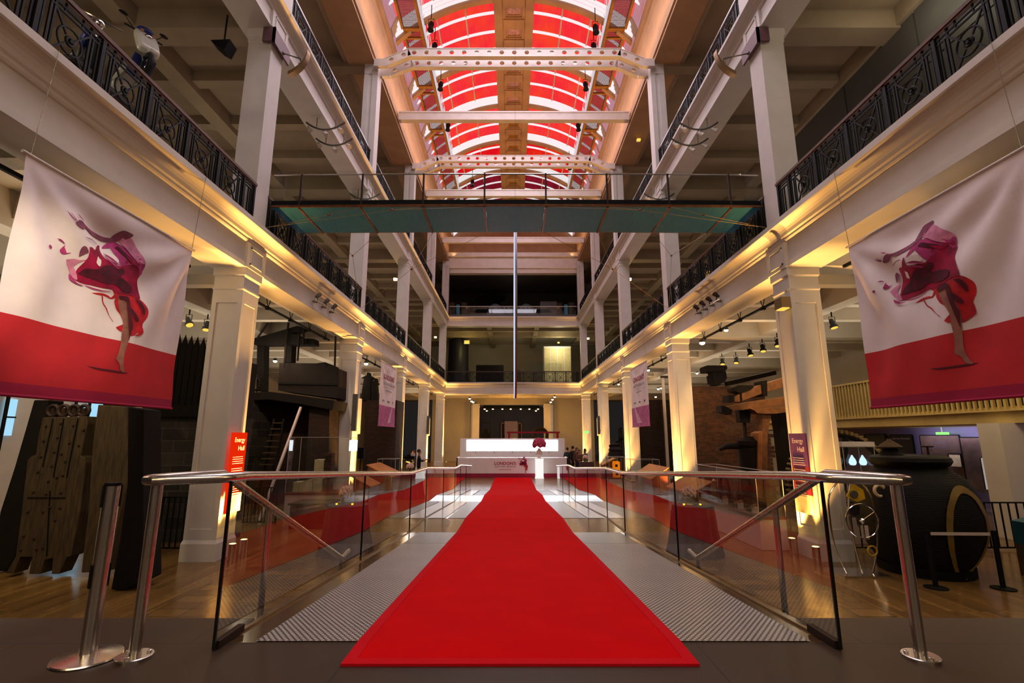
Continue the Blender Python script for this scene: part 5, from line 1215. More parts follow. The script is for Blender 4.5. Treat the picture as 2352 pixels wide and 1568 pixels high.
c=A(1560+845/5.227,760+1450/5.227,Y-.4); mb=MB(); mb.lathe([(.34,FL-c.z+.004),(.34,.1),(.3,.14),(.36,.2),(.36,.34),(.2,.4),(.12,.48)],(c.x,Y-.4,c.z),18); mb.build('pump_barrel',M['engine'],t,world=True,smooth=True)
mb=MB(); mb.tube([A(1560+480/5.227,760+1425/5.227,Y-.4),A(1560+560/5.227,760+1385/5.227,Y-.4),A(1560+740/5.227,760+1375/5.227,Y-.4)],[.05,.09,.12],10); mb.build('valve_arm',M['engine'],t,world=True,smooth=True)
# far brick wall and black engine on the right
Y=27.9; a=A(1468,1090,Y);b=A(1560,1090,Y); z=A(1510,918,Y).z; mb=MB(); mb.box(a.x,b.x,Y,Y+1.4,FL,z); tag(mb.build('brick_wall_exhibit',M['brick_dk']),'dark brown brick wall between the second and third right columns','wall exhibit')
t=T('iron_gantry','tall white iron gantry standing before the far brick wall on the right','gantry',(A(1520,1000,27.3).x,27.3,FL)); 
mb=MB(); pa=A(1522,868,27.3); pb=A(1526,945,27.3)
mb.bar((pa.x,27.3,FL),(pa.x,27.3,pa.z),.14,.14); mb.bar((pa.x+.55,27.3,FL),(pa.x+.55,27.3,pa.z-.3),.12,.12); mb.build('post',M['girder'],t,world=True); mb=MB(); mb.box(pa.x-.1,pa.x+.7,27.2,27.4,pa.z,pa.z+.12); mb.build('cross_bar',M['rust'],t,world=True)
Y=33; t=pg('iron_engine','black upright iron engine between the third and fourth right columns','engine',Y,None,(1416,1075))
c=A(1414,1043,Y); mb=MB(); mb.lathe([(.5,FL-c.z+.004),(.5,.0),(.42,.2),(.46,.3),(.3,.5),(.34,.62),(.12,.75)],(c.x,Y,c.z),16); mb.build('cylinder',M['engine'],t,world=True,smooth=True)
for dx,hh in((.28,1.65),(.42,1.75),(-.34,.55)): 
    mb=MB(); mb.cyl((c.x+dx,Y,c.z+.1),(c.x+dx,Y,c.z+hh),.05,8); mb.sph((c.x+dx,Y,c.z+hh),.08,8,6); mb.build('pillar',M['engine'],t,world=True)
mb=MB(); mb.bar((c.x-.4,Y,c.z+.5),(c.x+.5,Y,c.z+1.0),.1,.12); mb.box(c.x+.2,c.x+.5,Y-.1,Y+.1,c.z+1.0,c.z+1.12); mb.build('lever',M['engine'],t,world=True)
# green exit sign
p=A(1347,992,42.5); t=T('exit_sign','green lit exit sign hanging near the far right corner column','exit sign',p); mb=MB(); mb.box(-.22,.22,-.03,.03,-.09,.09); mb.build('box',M['green_exit'],t); mb=MB(); mb.box(-.015,.015,-.015,.015,.09,.6); mb.build('stem',M['girder'],t)
# big laminated boiler with cut-away
Y=9.9; c=A(2112,1300,Y); cx=c.x; t=T('boiler','huge black ribbed boiler with an oval cut-away and a waisted neck at the far right','boiler',(cx+.1,Y,FL))
zz=lambda py:A(2098,py,Y).z-FL
BP=[(.55,.16),(.66,zz(1300)),(.84,zz(1262)),(.98,zz(1215)),(1.0,zz(1175)),(.95,zz(1130)),(.82,zz(1098)),(.60,zz(1076)),(.56,zz(1071)),(.62,zz(1066)),(.66,zz(1058)),(.64,zz(1050)),(.57,zz(1045))]
mb=MB(); mb.lathe(BP+[(.0,zz(1044))],n=56); mb.build('shell',M['boiler'],t,smooth=True)
ov=[]
mb=MB(); n=32
def oval(mb,r,cu,hh,ww,m=0):
    pts=[]
    for i in range(n):
        a=2*PI*i/n; ang=-1.41+ww*math.cos(a); z=cu+hh*math.sin(a); rr=r(z); pts.append((rr*math.cos(ang),rr*math.sin(ang),z))
    cc=(sum(p[0] for p in pts)/n*1.0,sum(p[1] for p in pts)/n*1.0,cu); return pts,cc
def rad(z):
    P_=BP[:8]
    for (ra,za),(rb,zb) in zip(P_,P_[1:]):
        if z<=zb: return ra+(rb-ra)*(z-za)/(zb-za)
    return .7
p1,_=oval(mb,lambda z:rad(z)+.012,zz(1203),.80,.46)
p2,_=oval(mb,lambda z:rad(z)+.03,zz(1203),.80,.46); p3,_=oval(mb,lambda z:rad(z)+.02,zz(1207),.70,.36)
mb.add(p2+p3,[(i,(i+1)%n,n+(i+1)%n,n+i) for i in range(n)]); mb.build('cut_rim',M['olive'],t,smooth=True)
mb=MB(); p4,cc=oval(mb,lambda z:rad(z)+.016,zz(1207),.70,.36); mb.add(p4+[(cc[0]*1.03,cc[1]*1.03,cc[2])],[(i,(i+1)%n,n) for i in range(n)]); mb.build('interior',M['oldwood3'],t)
mb=MB(); mb.lathe([(.74,0.004),(.74,.16),(.0,.16)],n=40); mb.build('plinth',M['black'],t,smooth=True)
mb=MB(); mb.torus((-.90,-.34,zz(1122)),.10,.028,'y',18,6); mb.build('gauge_ring',M['cream'],t)
t=T('boiler_valve','small spindle valve on top of the boiler','valve',(cx+.1+.32,Y-.1,FL+zz(1044)+.002)); mb=MB(); mb.cyl((0,0,0),(0,0,.16),.02,8); mb.torus((0,0,.16),.09,.015,'z',14,5); mb.build('spindle',M['rust'],t)
t=T('straw_canopy','straw fringed conical canopy standing on the boiler top','canopy',(cx-.16,Y+.1,FL+zz(1044)+.002)); t.scale=(.62,.62,.62); mb=MB(); mb.lathe([(.34,.0),(.26,.10),(.16,.20),(.0,.2)],n=18); mb.build('stand',M['oldwood3'],t,smooth=True); mb=MB(); mb.lathe([(.30,.20),(.34,.24),(.20,.36),(.08,.44),(.06,.50),(.0,.5)],n=24); mb.build('straw_cap',M['thatch'],t,smooth=True)
# steel hand-cranked wheel exhibit
x0,x1=6.02,6.70; Y=9.95; t=T('wheel_exhibit','stainless leaf-shaped frame exhibit with a large hand wheel beside the first right column','exhibit',(6.27,Y-.25,FL))
mb=MB(); mb.box(-.42,.42,-.3,.3,0,.03); mb.build('base_plate',M['steel'],t)
for xa,bow in((-.34,-.10),(.05,-.12),(.30,.12)):
    mb=MB(); mb.tube(smoothpath([(xa*.75,-.1,.03),(xa+bow*.7,-.1,.5),(xa+bow,-.1,1.0),(xa+bow*.6,-.1,1.4),(xa*.5+.03,-.1,1.72)],5),.016,8); mb.build('frame_tube',M['chrome'],t,smooth=True)
mb=MB(); mb.torus((.12,-.16,.95),.30,.014,'y',30,7); mb.sph((.12,-.16,.95),.05,10,6)
for k in range(3): a=.55+k*PI/3*2; mb.bar((.12,-.16,.95),(.12+.3*math.cos(a),-.16,.95+.3*math.sin(a)),.022,.022)
mb.build('hand_wheel',M['chrome'],t)
mb=MB(); mb.prism([(-.15,.1),(.25,.1),(.32,.9),(.22,1.5),(.05,1.7),(-.18,1.4),(-.22,.9)],'y',-.07,-.06); mb.build('clear_panel',M['glass_case'],t)
for nm,key,pts in(('gear_plate','yellow',[(-.08,1.38),(.06,1.62),(.24,1.5),(.26,1.34),(.1,1.28)]),('dial','poster_b',[(-.02,1.0),(.1,1.04),(.14,1.2),(.02,1.26),(-.06,1.15)]),('number_drum','girder',[(.12,.62),(.24,.62),(.24,.86),(.12,.86)])):
    mb=MB(); mb.prism(pts,'y',-.12,-.09); mb.build(nm,M[key],t)
mb=MB(); mb.torus((.26,-.12,.42),.085,.016,'y',18,6); mb.build('gear_ring',M['yellow'],t); mb=MB(); mb.cyl((.04,-.16,1.42),(.04,-.05,1.42),.07,16); mb.build('knob',M['wall_pan'],t)
# great gear wheel behind
Y=13.2; c=A(1932,1113,Y); R_=1.28; t=T('gear_wheel_exhibit','great dark toothed wheel rising behind the first right column','gear wheel',(c.x,Y,FL))
mb=MB(); mb.torus((c.x,Y,c.z),R_,.07,'y',60,8); mb.build('rim',M['engine'],t,world=True)
mb=MB()
for k in range(64): a=2*PI*k/64; mb.obox((c.x+(R_+.08)*math.cos(a),Y,c.z+(R_+.08)*math.sin(a)),(.10,.18,.05),(0,-a,0))
mb.build('teeth',M['olive'],t,world=True)
for k in range(3): a=k*PI/3+.3; mb=MB(); mb.bar((c.x-R_*math.cos(a),Y,c.z-R_*math.sin(a)),(c.x+R_*math.cos(a),Y,c.z+R_*math.sin(a)),.12,.1); mb.build('spoke',M['engine'],t,world=True)
mb=MB(); mb.bar((c.x,Y+.3,FL+.004),(c.x,Y+.3,c.z),.25,.3); mb.cyl((c.x,Y-.1,c.z),(c.x,Y+.5,c.z),.09,10); mb.build('pedestal',M['oldwood3'],t,world=True)
# bulb case
Y=12.2; x=A(1974,1050,Y).x; zt=A(1974,1026,Y).z; case('display_case','white topped glass case with two glowing pear shaped bulbs on the right',x-.38,x+.38,Y,Y+.55,-.2,zt,M['case_w'])
mb=MB(); mb.box(x-.40,x+.40,Y-.02,Y+.57,zt+.008,zt+.12); tag(mb.build('case_lid',M['white']),'white lid on the bulb display case','lid')
for k,px in enumerate((1958,1982)):
    p=A(px,1058,Y+.3); t=T('pear_bulb',f'glowing pale blue pear shaped bulb in the right case, {"left" if k==0 else "right"} of two','bulb',p,0,'pear bulbs'); mb=MB(); mb.lathe([(.0,-.11),(.06,-.10),(.085,-.04),(.07,.03),(.03,.10),(.015,.14)],n=14); mb.build('glass',M['lamp_bl'],t,smooth=True); mb=MB(); mb.tube([(0,0,.13),(.0,0,.2),(.06,0,.22)],.008,5); mb.build('wire',M['bronze'],t)
# barrier posts with a belt
for k,(px,py) in enumerate(((2305,1352),(2150,1350))):
    p=AZ(px,py,FL); t=T('barrier_post',f'black belt barrier post on a round base, {"right of" if k==0 else "in front of"} the big boiler','post',p,0,'black barrier posts')
    mb=MB(); mb.lathe([(.17,0.0),(.17,.015),(.04,.03)],n=24); mb.build('base',M['black'],t,smooth=True); mb=MB(); mb.cyl((0,0,.03),(0,0,.92),.038,12); mb.build('pole',M['black'],t,smooth=True)
    if k==0: P0=p
    else: mb=MB(); mb.bar((p-p)+Vector((0,0,.86)),(P0-p)*.94+Vector((0,0,.86)),.006,.05); mb.build('belt',M['girder'],t)
p=Vector((9.55,9.3,FL)); t=T('donation_box','teal donation box with pale lettering at the far right edge','donation box',p)
mb=MB(); mb.box(-.35,.6,-.3,.3,0,.55); mb.build('base',M['oldwood'],t); mb=MB(); mb.prism([(-.35,.55),(.6,.55),(.6,.98),(.1,1.05),(-.35,.95)],'y',-.3,.3); mb.build('panel',M['teal_sign'],t); mb=MB(); mb.prism([(.32,.6),(.6,.6),(.6,.95),(.32,.8)],'y',-.32,-.301); mb.build('cyan_patch',M['cyan_sign'],t)
for txt,z in(('Please',.88),('donate today',.79)):
    vv,ff=fit(txt,.24 if z>.85 else .42,.06 if z>.85 else .055); mb=MB(); mb.add([(-.05+x_,-.306,z+y_) for x_,y_ in vv],ff); mb.build('lettering',M['girder'],t)
# mezzanine with slatted front, posters and mural wall
X=12.6; a=AX(2290,972,X); zb=a.z; za=AX(2290,940,X).z
mb=MB(); mb.box(X,X+4.3,5,30,zb,zb+.42); mb.box(X-.12,X,5,30,zb+.30,za+.0); ST(mb.build('trim_mezzanine',M['gold_slat']),'cream mezzanine edge along the right aisle')
t=T('slatted_balustrade','cream slatted balustrade of the mezzanine behind the right dancer banner','balustrade',(X,14,za+.002)); h=AX(1925,888,X).z-za
mb=MB(); y=6.0
while y<20: mb.box(X-.05,X+.03,y,y+.06,za+.002,za+h); y+=.17
mb.build('slats',M['gold_slat'],t,world=True); mb=MB(); mb.box(X-.07,X+.05,6,20,za+h,za+h+.07); mb.build('handrail',M['gold_slat'],t,world=True); mb=MB(); mb.box(X+.06,X+.1,6,20,za+.01,za+h); mb.build('backing',M['black'],t,world=True)  # black backing sheet stands in for the dark gaps between slats
mb=MB(); mb.box(12.2,12.85,12.55,13.15,FL,zb); ST(mb.build('column',M['plaster']),'square column under the mezzanine at the right edge')
mb=MB(); mb.box(16.0,16.2,5,30,FL,zb); ST(mb.build('wall_mezzanine',plain('lilac_wall','#9c93b4',.7,0,.1,1)),'lilac lit wall under the mezzanine')
def wallpanel(name,label,cat,px0,px1,py0,py1,X,mat,txt=None,key='ink_w',group=None):
    a=AX(px0,(py0+py1)/2,X);b=AX(px1,(py0+py1)/2,X); zt=AX((px0+px1)/2,py0,X).z; zb=AX((px0+px1)/2,py1,X).z; y0,y1=sorted((a.y,b.y))
    t=T(name,label,cat,(X,(y0+y1)/2,max(zb,FL+.01)),0,group); mb=MB(); mb.box(X-.04,X,y0,y1,max(zb,FL+.01),zt); mb.build('board',mat,t,world=True)
    mb=MB(); 
    for p in((y0-.03,y0,zb,zt),(y1,y1+.03,zb,zt),(y0,y1,zt,zt+.03)): mb.box(X-.05,X,p[0],p[1],max(p[2],FL+.01),p[3])
    mb.build('frame',M['black'],t,world=True)
    for k,(s_,w,hh,zc) in enumerate(txt or ()):
        vv,ff=fit(s_,(y1-y0)*w,(zt-zb)*hh); mb=MB(); mb.add([(X-.045,(y0+y1)/2-x_,zb+(zt-zb)*zc+y_) for x_,y_ in vv],ff); mb.build('lettering',M[key],t,world=True)
wallpanel('poster','black poster reading Journeys of Invention on the lilac wall','poster',2050,2099,999,1040,15.9,M['poster_b'],[('Journeys of Invention',.8,.14,.8)])
wallpanel('poster','dark blank poster left of the Journeys poster on the lilac wall','poster',1990,2036,998,1030,15.9,M['poster_b'])
wallpanel('exhibition_board','tall brown mural board with Leonardo da Vinci lettering at the far right','board',2125,2215,1000,1130,15.4,M['poster_c'],[('LEONARDO',.5,.06,.87),('DA VINCI',.45,.06,.79)],'ink_grey')
wallpanel('exhibition_board','dark brown photo mural of a machine right of the lettered board','board',2218,2290,1005,1130,15.2,M['poster_c'])
wallpanel('framed_print','gold framed print hung on the lettered mural board','picture',2184,2210,1043,1071,15.3,M['cream'])
wallpanel('lit_niche','bright white lit showcase niche at the far right edge','showcase',2262,2300,1052,1125,14.9,emis('white_niche','#cfc6c0',.7,.4,6))
p=AX(2165,998,15.6); t=T('exit_sign','green lit exit sign above the mural boards at the right','exit sign',p); mb=MB(); mb.box(-.03,.03,-.25,.25,-.09,.09); mb.build('box',M['green_exit'],t); mb=MB(); mb.box(-.015,.015,-.015,.015,.09,.3); mb.build('stem',M['girder'],t)
# left daylight partition
for k,(x0,x1,y0,y1) in enumerate(((192,223,925,1085),(160,186,930,1085),(0,22,915,1000))):
    X=-13.9; a=AX(x0,1000,X);b=AX(x1,1000,X); zt=AX((x0+x1)/2,y0,X).z; zb=AX((x0+x1)/2,y1,X).z; mb=MB(); mb.box(X,X+.05,*sorted((a.y,b.y)),zb,zt); w=ST(mb.build('window_%d'%(k+1),M['screen_b']),'pale blue window strip in the left partition')
    mb=MB(); mb.box(X+.05,X+.09,min(a.y,b.y)-.08,min(a.y,b.y),zb-.4,zt+.3); mb.box(X+.05,X+.09,*sorted((a.y,b.y)),(zb+zt)/2-.02,(zb+zt)/2+.02); mb.build('mullion',M['black'],w)
mb=MB(); mb.box(-14.3,-13.95,5,26,FL,3.6); ST(mb.build('wall_partition_left',M['white']),'pale panelled partition in the left aisle')
# things beyond the desk: far room
Y=56.5
def farbox(name,label,cat,px0,px1,py0,py1,Y,mat,d=.6,group=None,z0=6.205):
    a=A(px0,py1,Y);b=A(px1,py0,Y); mb=MB(); mb.box(a.x,b.x,Y,Y+d,z0,b.z); return tag(mb.build(name,mat),label,cat,group)
t=T('portal_case','dark iron frame machine at the left of the far room','machine',(A(1116,990,55).x,55,FL)); 
a=A(1105,1006,55);b=A(1127,961,55); mb=MB(); mb.box(a.x,b.x,55,55.5,FL+.005,A(1116,994,55).z); mb.build('bed',M['engine'],t,world=True)
for x in(a.x+.05,b.x-.05): mb=MB(); mb.cyl((x,55.2,A(1116,994,55).z),(x,55.2,b.z),.06,8); mb.build('pillar',M['engine'],t,world=True)
mb=MB(); mb.box(a.x,b.x,55.1,55.3,b.z-.5,b.z-.4); mb.box(a.x+.3,b.x-.3,55.1,55.3,A(1116,994,55).z,A(1116,985,55).z); mb.build('cross_head',M['engine'],t,world=True)
a=A(1159,1006,60);b=A(1189,967,60); mb=MB(); mb.box(a.x,b.x,60,60.4,FL+.005,b.z); tag(mb.build('room_screen',plain('pinkish_screen','#9a7f78',.8,0,.1,2)),'pinkish brown screen standing in the middle of the far room','screen')
for x0,x1,nm in((1150,1160,'left'),(1189,1199,'right')):
    a=A(x0,1006,60);b=A(x1,970,60); t=T('curtained_doorway',f'tall violet curtained doorway {nm} of the brown screen','doorway',((a.x+b.x)/2,60.3,FL),0,'curtained doorways'); mb=MB(); mb.box(a.x+.12,b.x-.12,60.6,60.7,FL+.005,b.z-.15); mb.build('curtain',plain('violet_curtain_'+nm,'#3a1a33',.9,0,.3,8),t,world=True); mb=MB(); mb.box(a.x,a.x+.1,60.5,60.7,FL+.005,b.z); mb.box(b.x-.1,b.x,60.5,60.7,FL+.005,b.z); mb.box(a.x,b.x,60.5,60.7,b.z-.12,b.z); mb.build('frame',M['olive'],t,world=True)
p=A(1241,1006,50); q=A(1241,981,50); t=T('iron_arch','big dark half round iron ring standing behind the counter on the right','arch',(p.x,50,FL)); r=q.z-A(1241,1000,50).z; zc=A(1241,1000,50).z
mb=MB(); mb.torus((p.x,50,zc),r-.12,.16,'y',28,8,0,0,PI); mb.build('ring',M['engine'],t,world=True,smooth=True); mb=MB(); mb.box(p.x-r,p.x-r+.3,49.8,50.2,FL+.005,zc); mb.box(p.x+r-.3,p.x+r,49.8,50.2,FL+.005,zc); mb.build('leg',M['engine'],t,world=True)
a=A(1164,993,42);b=A(1286,993,42); t=T('red_beam','long dark red beam on legs behind the counter','beam',((a.x+b.x)/2,42,FL)); mb=MB(); mb.box(a.x,b.x,42,42.25,a.z-.06,a.z+.08); mb.build('beam',M['ink_red'],t,world=True)
for x in(a.x+.2,b.x-.2): mb=MB(); mb.box(x-.09,x+.09,42,42.2,FL+.005,a.z-.06); mb.build('leg',M['ink_red'],t,world=True)
# first end gallery: dark drum, white booth, panel
Y=50; a=A(1024,860,Y);b=A(1074,775,Y); cx=(a.x+b.x)/2; t=T('dark_drum','huge dark violet drum filling the left of the far first gallery','exhibit',(cx,Y+1.5,6.2)); mb=MB(); r=(b.x-a.x)/2; H=b.z-6.2; mb.lathe([(r*1.12,.003),(r,H*.5),(r*.95,H),(r*.4,H+.3),(0,H+.3)],(0,0,0),32); mb.build('shell',plain('dark_violet','#17111c',.5,0,.2,2),t,smooth=True)
farbox('display_board','dark upright display panel in the middle of the far first gallery','panel',1093,1157,838,872,48,M['oldwood3'],.3)
t=T('white_booth','pale booth with panelled front in the far first gallery','booth',(A(1285,800,51).x,51,6.2)); a=A(1250,870,51);b=A(1311,795,51); mb=MB(); mb.box(a.x,b.x,51,53,6.205,b.z); mb.build('body',M['white'],t,world=True)
for k in range(4): x=a.x+(b.x-a.x)*k/4; mb=MB(); mb.box(x+.04,x+(b.x-a.x)/4-.04,50.96,51.0,6.4,b.z-.2); mb.build('panel',M['cream'],t,world=True)
farbox('glass_screen','greenish glass screen in the far first gallery','screen',1220,1290,834,872,47.0,M['glass_case'],.05)
farbox('dark_display','small dark display behind the far balustrade, left of the light ring','display',1180,1196,850,872,47,M['oldwood'],.3)
# top end gallery objects
Y=50; t=T('angular_exhibit','black angular wedge exhibit behind the far top glass railing','exhibit',(A(1120,710,Y).x,Y,12.3)); mb=MB(); pts=[(1093,685),(1115,673),(1125,671),(1160,679),(1148,687),(1135,690),(1135,714),(1093,714)]; P_=[A(x,y,Y) for x,y in pts]; mb.prism([(p.x,max(p.z,12.305)) for p in P_],'y',Y,Y+1.5); mb.build('body',M['black'],t,world=True)
for k,(x0,x1,y0,lab,key) in enumerate(((1032,1044,695,'brown cabinet at the left end of the far top gallery','oldwood'),(1048,1055,700,'blue seat stool beside the brown cabinet in the far top gallery','cyan_sign'),(1060,1072,695,'second brown cabinet in the far top gallery','oldwood'),(1241,1279,693,'dark wedge display on the right of the far top gallery','wall_pan'),(1280,1291,696,'brown cabinet right of the dark wedge in the far top gallery','oldwood'),(1296,1304,700,'blue seat stool at the right of the far top gallery','cyan_sign'),(1307,1319,695,'last brown cabinet at the right end of the far top gallery','oldwood'))):
    a=A(x0,714,47);b=A(x1,y0,47); t=T('gallery_cabinet' if 'seat' not in lab else 'gallery_stool',lab,'cabinet' if 'seat' not in lab else 'stool',((a.x+b.x)/2,47.2,12.305)); mb=MB(); mb.box(a.x,b.x,47,47.5,12.305,b.z); mb.build('body',M[key],t,world=True,bevel=.02); mb=MB(); mb.box(a.x,b.x,46.97,47.53,b.z,b.z+.05); mb.build('top',M[key],t,world=True)
for x0,x1,nm in((1116,1160,'left'),(1185,1232,'right')):
    a=A(x0,709,46);b=A(x1,697,46); t=T('arched_screen',f'bluish arched glass screen {nm} of the light ring in the far top gallery','screen',((a.x+b.x)/2,46,12.31),0,'arched glass screens'); mb=MB(); w=(b.x-a.x)/2; mb.prism([((a.x+b.x)/2+w*math.cos(q),12.31+(b.z-12.31)*math.sin(q)) for q in [PI*i/12 for i in range(13)]],'y',46,46.05); mb.build('glass',plain('bluish_glass_'+nm,'#33444b',.55,0,.3,4),t,world=True)
# motor scooter and motorcycle on the left first gallery
def wheel(mb_t,mb_h,c,R,w):
    mb_t.torus(c,R-w/2,w/2,'x',24,8); mb_h.torus(c,R-w-.01,.012,'x',20,6); mb_h.cyl((c[0]-.03,c[1],c[2]),(c[0]+.03,c[1],c[2]),.05,10)
    for k in range(5): a=2*PI*k/5; mb_h.bar((c[0],c[1],c[2]),(c[0],c[1]+(R-w)*math.cos(a),c[2]+(R-w)*math.sin(a)),.035,.03)
p=A(338,147,8.6); t=T('motor_scooter','white motor scooter with blue trim displayed nose down above the left railing','scooter',p); t.rotation_euler=(-.38,.0,1.0)
mt,mh=MB(),MB(); wheel(mt,mh,(0,0,0),.24,.11); mt.build('tyre',M['rubber'],t,smooth=True); mh.build('wheel_hub',M['chrome'],t)
mt,mh=MB(),MB(); wheel(mt,mh,(0,1.25,0),.24,.11); mt.build('tyre',M['rubber'],t,smooth=True); mh.build('wheel_hub',M['chrome'],t)
mb=MB(); mb.prism([(-.17,.30),(-.02,.22),(.05,.5),(.12,.85),(.06,.98),(-.04,.94),(-.14,.62)],'x',-.19,.19); mb.build('front_shield',M['scooter_w'],t,smooth=True,bevel=.05)
mb=MB(); mb.torus((0,0,0),.29,.035,'x',14,6,0,.5,2.4); mb.build('mudguard',M['scooter_w'],t,smooth=True)
for x in(-.075,.075): mb=MB(); mb.tube([(x,0,0),(x,.03,.36)],.02,8); mb.build('fork',M['chrome'],t)
mb=MB(); mb.prism([(.05,.28),(.5,.16),(.62,.45),(1.45,.5),(1.5,.68),(1.0,.66),(.6,.62),(.5,.3),(.12,.36)],'x',-.16,.16); mb.build('body',M['scooter_w'],t,bevel=.04)
mb=MB(); mb.prism([(.55,.64),(1.45,.7),(1.42,.78),(.6,.74)],'x',-.15,.15); mb.build('seat',M['rubber'],t,bevel=.03)
mb=MB(); mb.prism([(.02,.2),(.5,.1),(.52,.17),(.06,.28)],'x',-.18,.18); mb.build('foot_board',M['blue'],t)
mb=MB(); mb.tube([(-.34,.08,1.02),(-.15,.06,1.0),(.15,.06,1.0),(.34,.08,1.02)],.018,8); mb.build('handlebar',M['rubber'],t); mb=MB(); mb.sph((0,.0,1.0),(.16,.10,.09),12,8); mb.build('handlebar_cowl',M['blue'],t,smooth=True)
for x in(-.34,.34): mb=MB(); mb.tube([(x*.6,.06,1.02),(x,.04,1.24)],.008,5); mb.sph((x*1.08,.04,1.29),(.085,.02,.06),10,6); mb.build('mirror',M['rubber'],t,smooth=True)
for x in(-.1,.1): mb=MB(); mb.sph((x,-.1,.86),(.035,.02,.035),8,6); mb.build('indicator',M['podium'],t)
mb=MB(); mb.sph((0,-.13,.72),(.07,.03,.05),10,6); mb.build('headlamp',M['chrome'],t,smooth=True)
p=A(222,165,8.0); p.x-=.25; t=T('motorcycle','dark motorcycle with chrome engine behind the left railing','motorcycle',p,.9)
for y in(-.65,.65):
    mt,mh=MB(),MB(); wheel(mt,mh,(0,y,0),.32,.12); mt.build('tyre',M['rubber'],t,smooth=True); mh.build('wheel_hub',M['chrome'],t)
mb=MB(); mb.prism([(-.5,.42),(-.1,.40),(.1,.55),(-.05,.68),(-.4,.66)],'x',-.14,.14); mb.build('fuel_tank',M['blue'],t,bevel=.05); mb=MB(); mb.prism([(.08,.52),(.7,.5),(.72,.6),(.3,.62),(.1,.62)],'x',-.13,.13); mb.build('seat',M['rubber'],t,bevel=.03)
mb=MB(); mb.box(-.16,.16,-.25,.2,-.02,.36); mb.cyl((-.22,.0,.2),(.22,.0,.2),.11,12); mb.build('engine_block',M['chrome'],t,bevel=.02); mb=MB(); mb.tube([(.15,-.2,.1),(.18,0,-.08),(.18,.8,-.05)],.045,8); mb.build('exhaust',M['chrome'],t,smooth=True)
mb=MB(); mb.tube([(-.36,-.5,.86),(0,-.55,.82),(.36,-.5,.86)],.018,7); mb.tube([(0,-.65,0),(0,-.5,.8)],.03,8); mb.sph((0,-.66,.66),(.1,.08,.1),10,7); mb.build('handlebar',M['chrome'],t,smooth=True)
t=T('plinth_shelf','dark display shelf carrying the motorcycle and scooter','shelf',(0,0,0)); t.location=(p.x,p.y+.3,6.2); mb=MB(); z=p.z-.33-6.2; mb.box(-1.0,.6,-1.1,1.1,z-.08,z); mb.build('top',M['wall_dk'],t)
for x,y in((-.9,-1),(.5,-1),(-.9,1),(.5,1)): mb=MB(); mb.box(x-.03,x+.03,y-.03,y+.03,0,z-.08); mb.build('leg',M['black'],t)
t=T('ceiling_speaker','small black wedge speaker under the left upper gallery ceiling','speaker',A(513,112,9.8)); mb=MB(); mb.prism([(-.22,.1),(.22,.12),(.12,-.16),(-.05,-.06)],'y',-.15,.15); mb.build('cabinet',M['black'],t); mb=MB(); mb.cyl((0,0,.1),(0,0,.9),.02,6); mb.build('stem',M['black'],t)
# yellow machine behind the right railing
t=T('yellow_machine','yellow painted machine glimpsed behind the right first gallery railing','machine',(7.2,16.4,6.2)); mb=MB(); mb.prism([(-.6,.15),(.7,.15),(.7,.7),(.2,.95),(-.4,.8)],'x',-.4,.4); mb.build('body',M['yellow'],t,bevel=.05)
for y in(-.4,.5): mb=MB(); mb.cyl((-.45,y,.25),(.45,y,.25),.25,16); mb.build('wheel',M['rubber'],t)
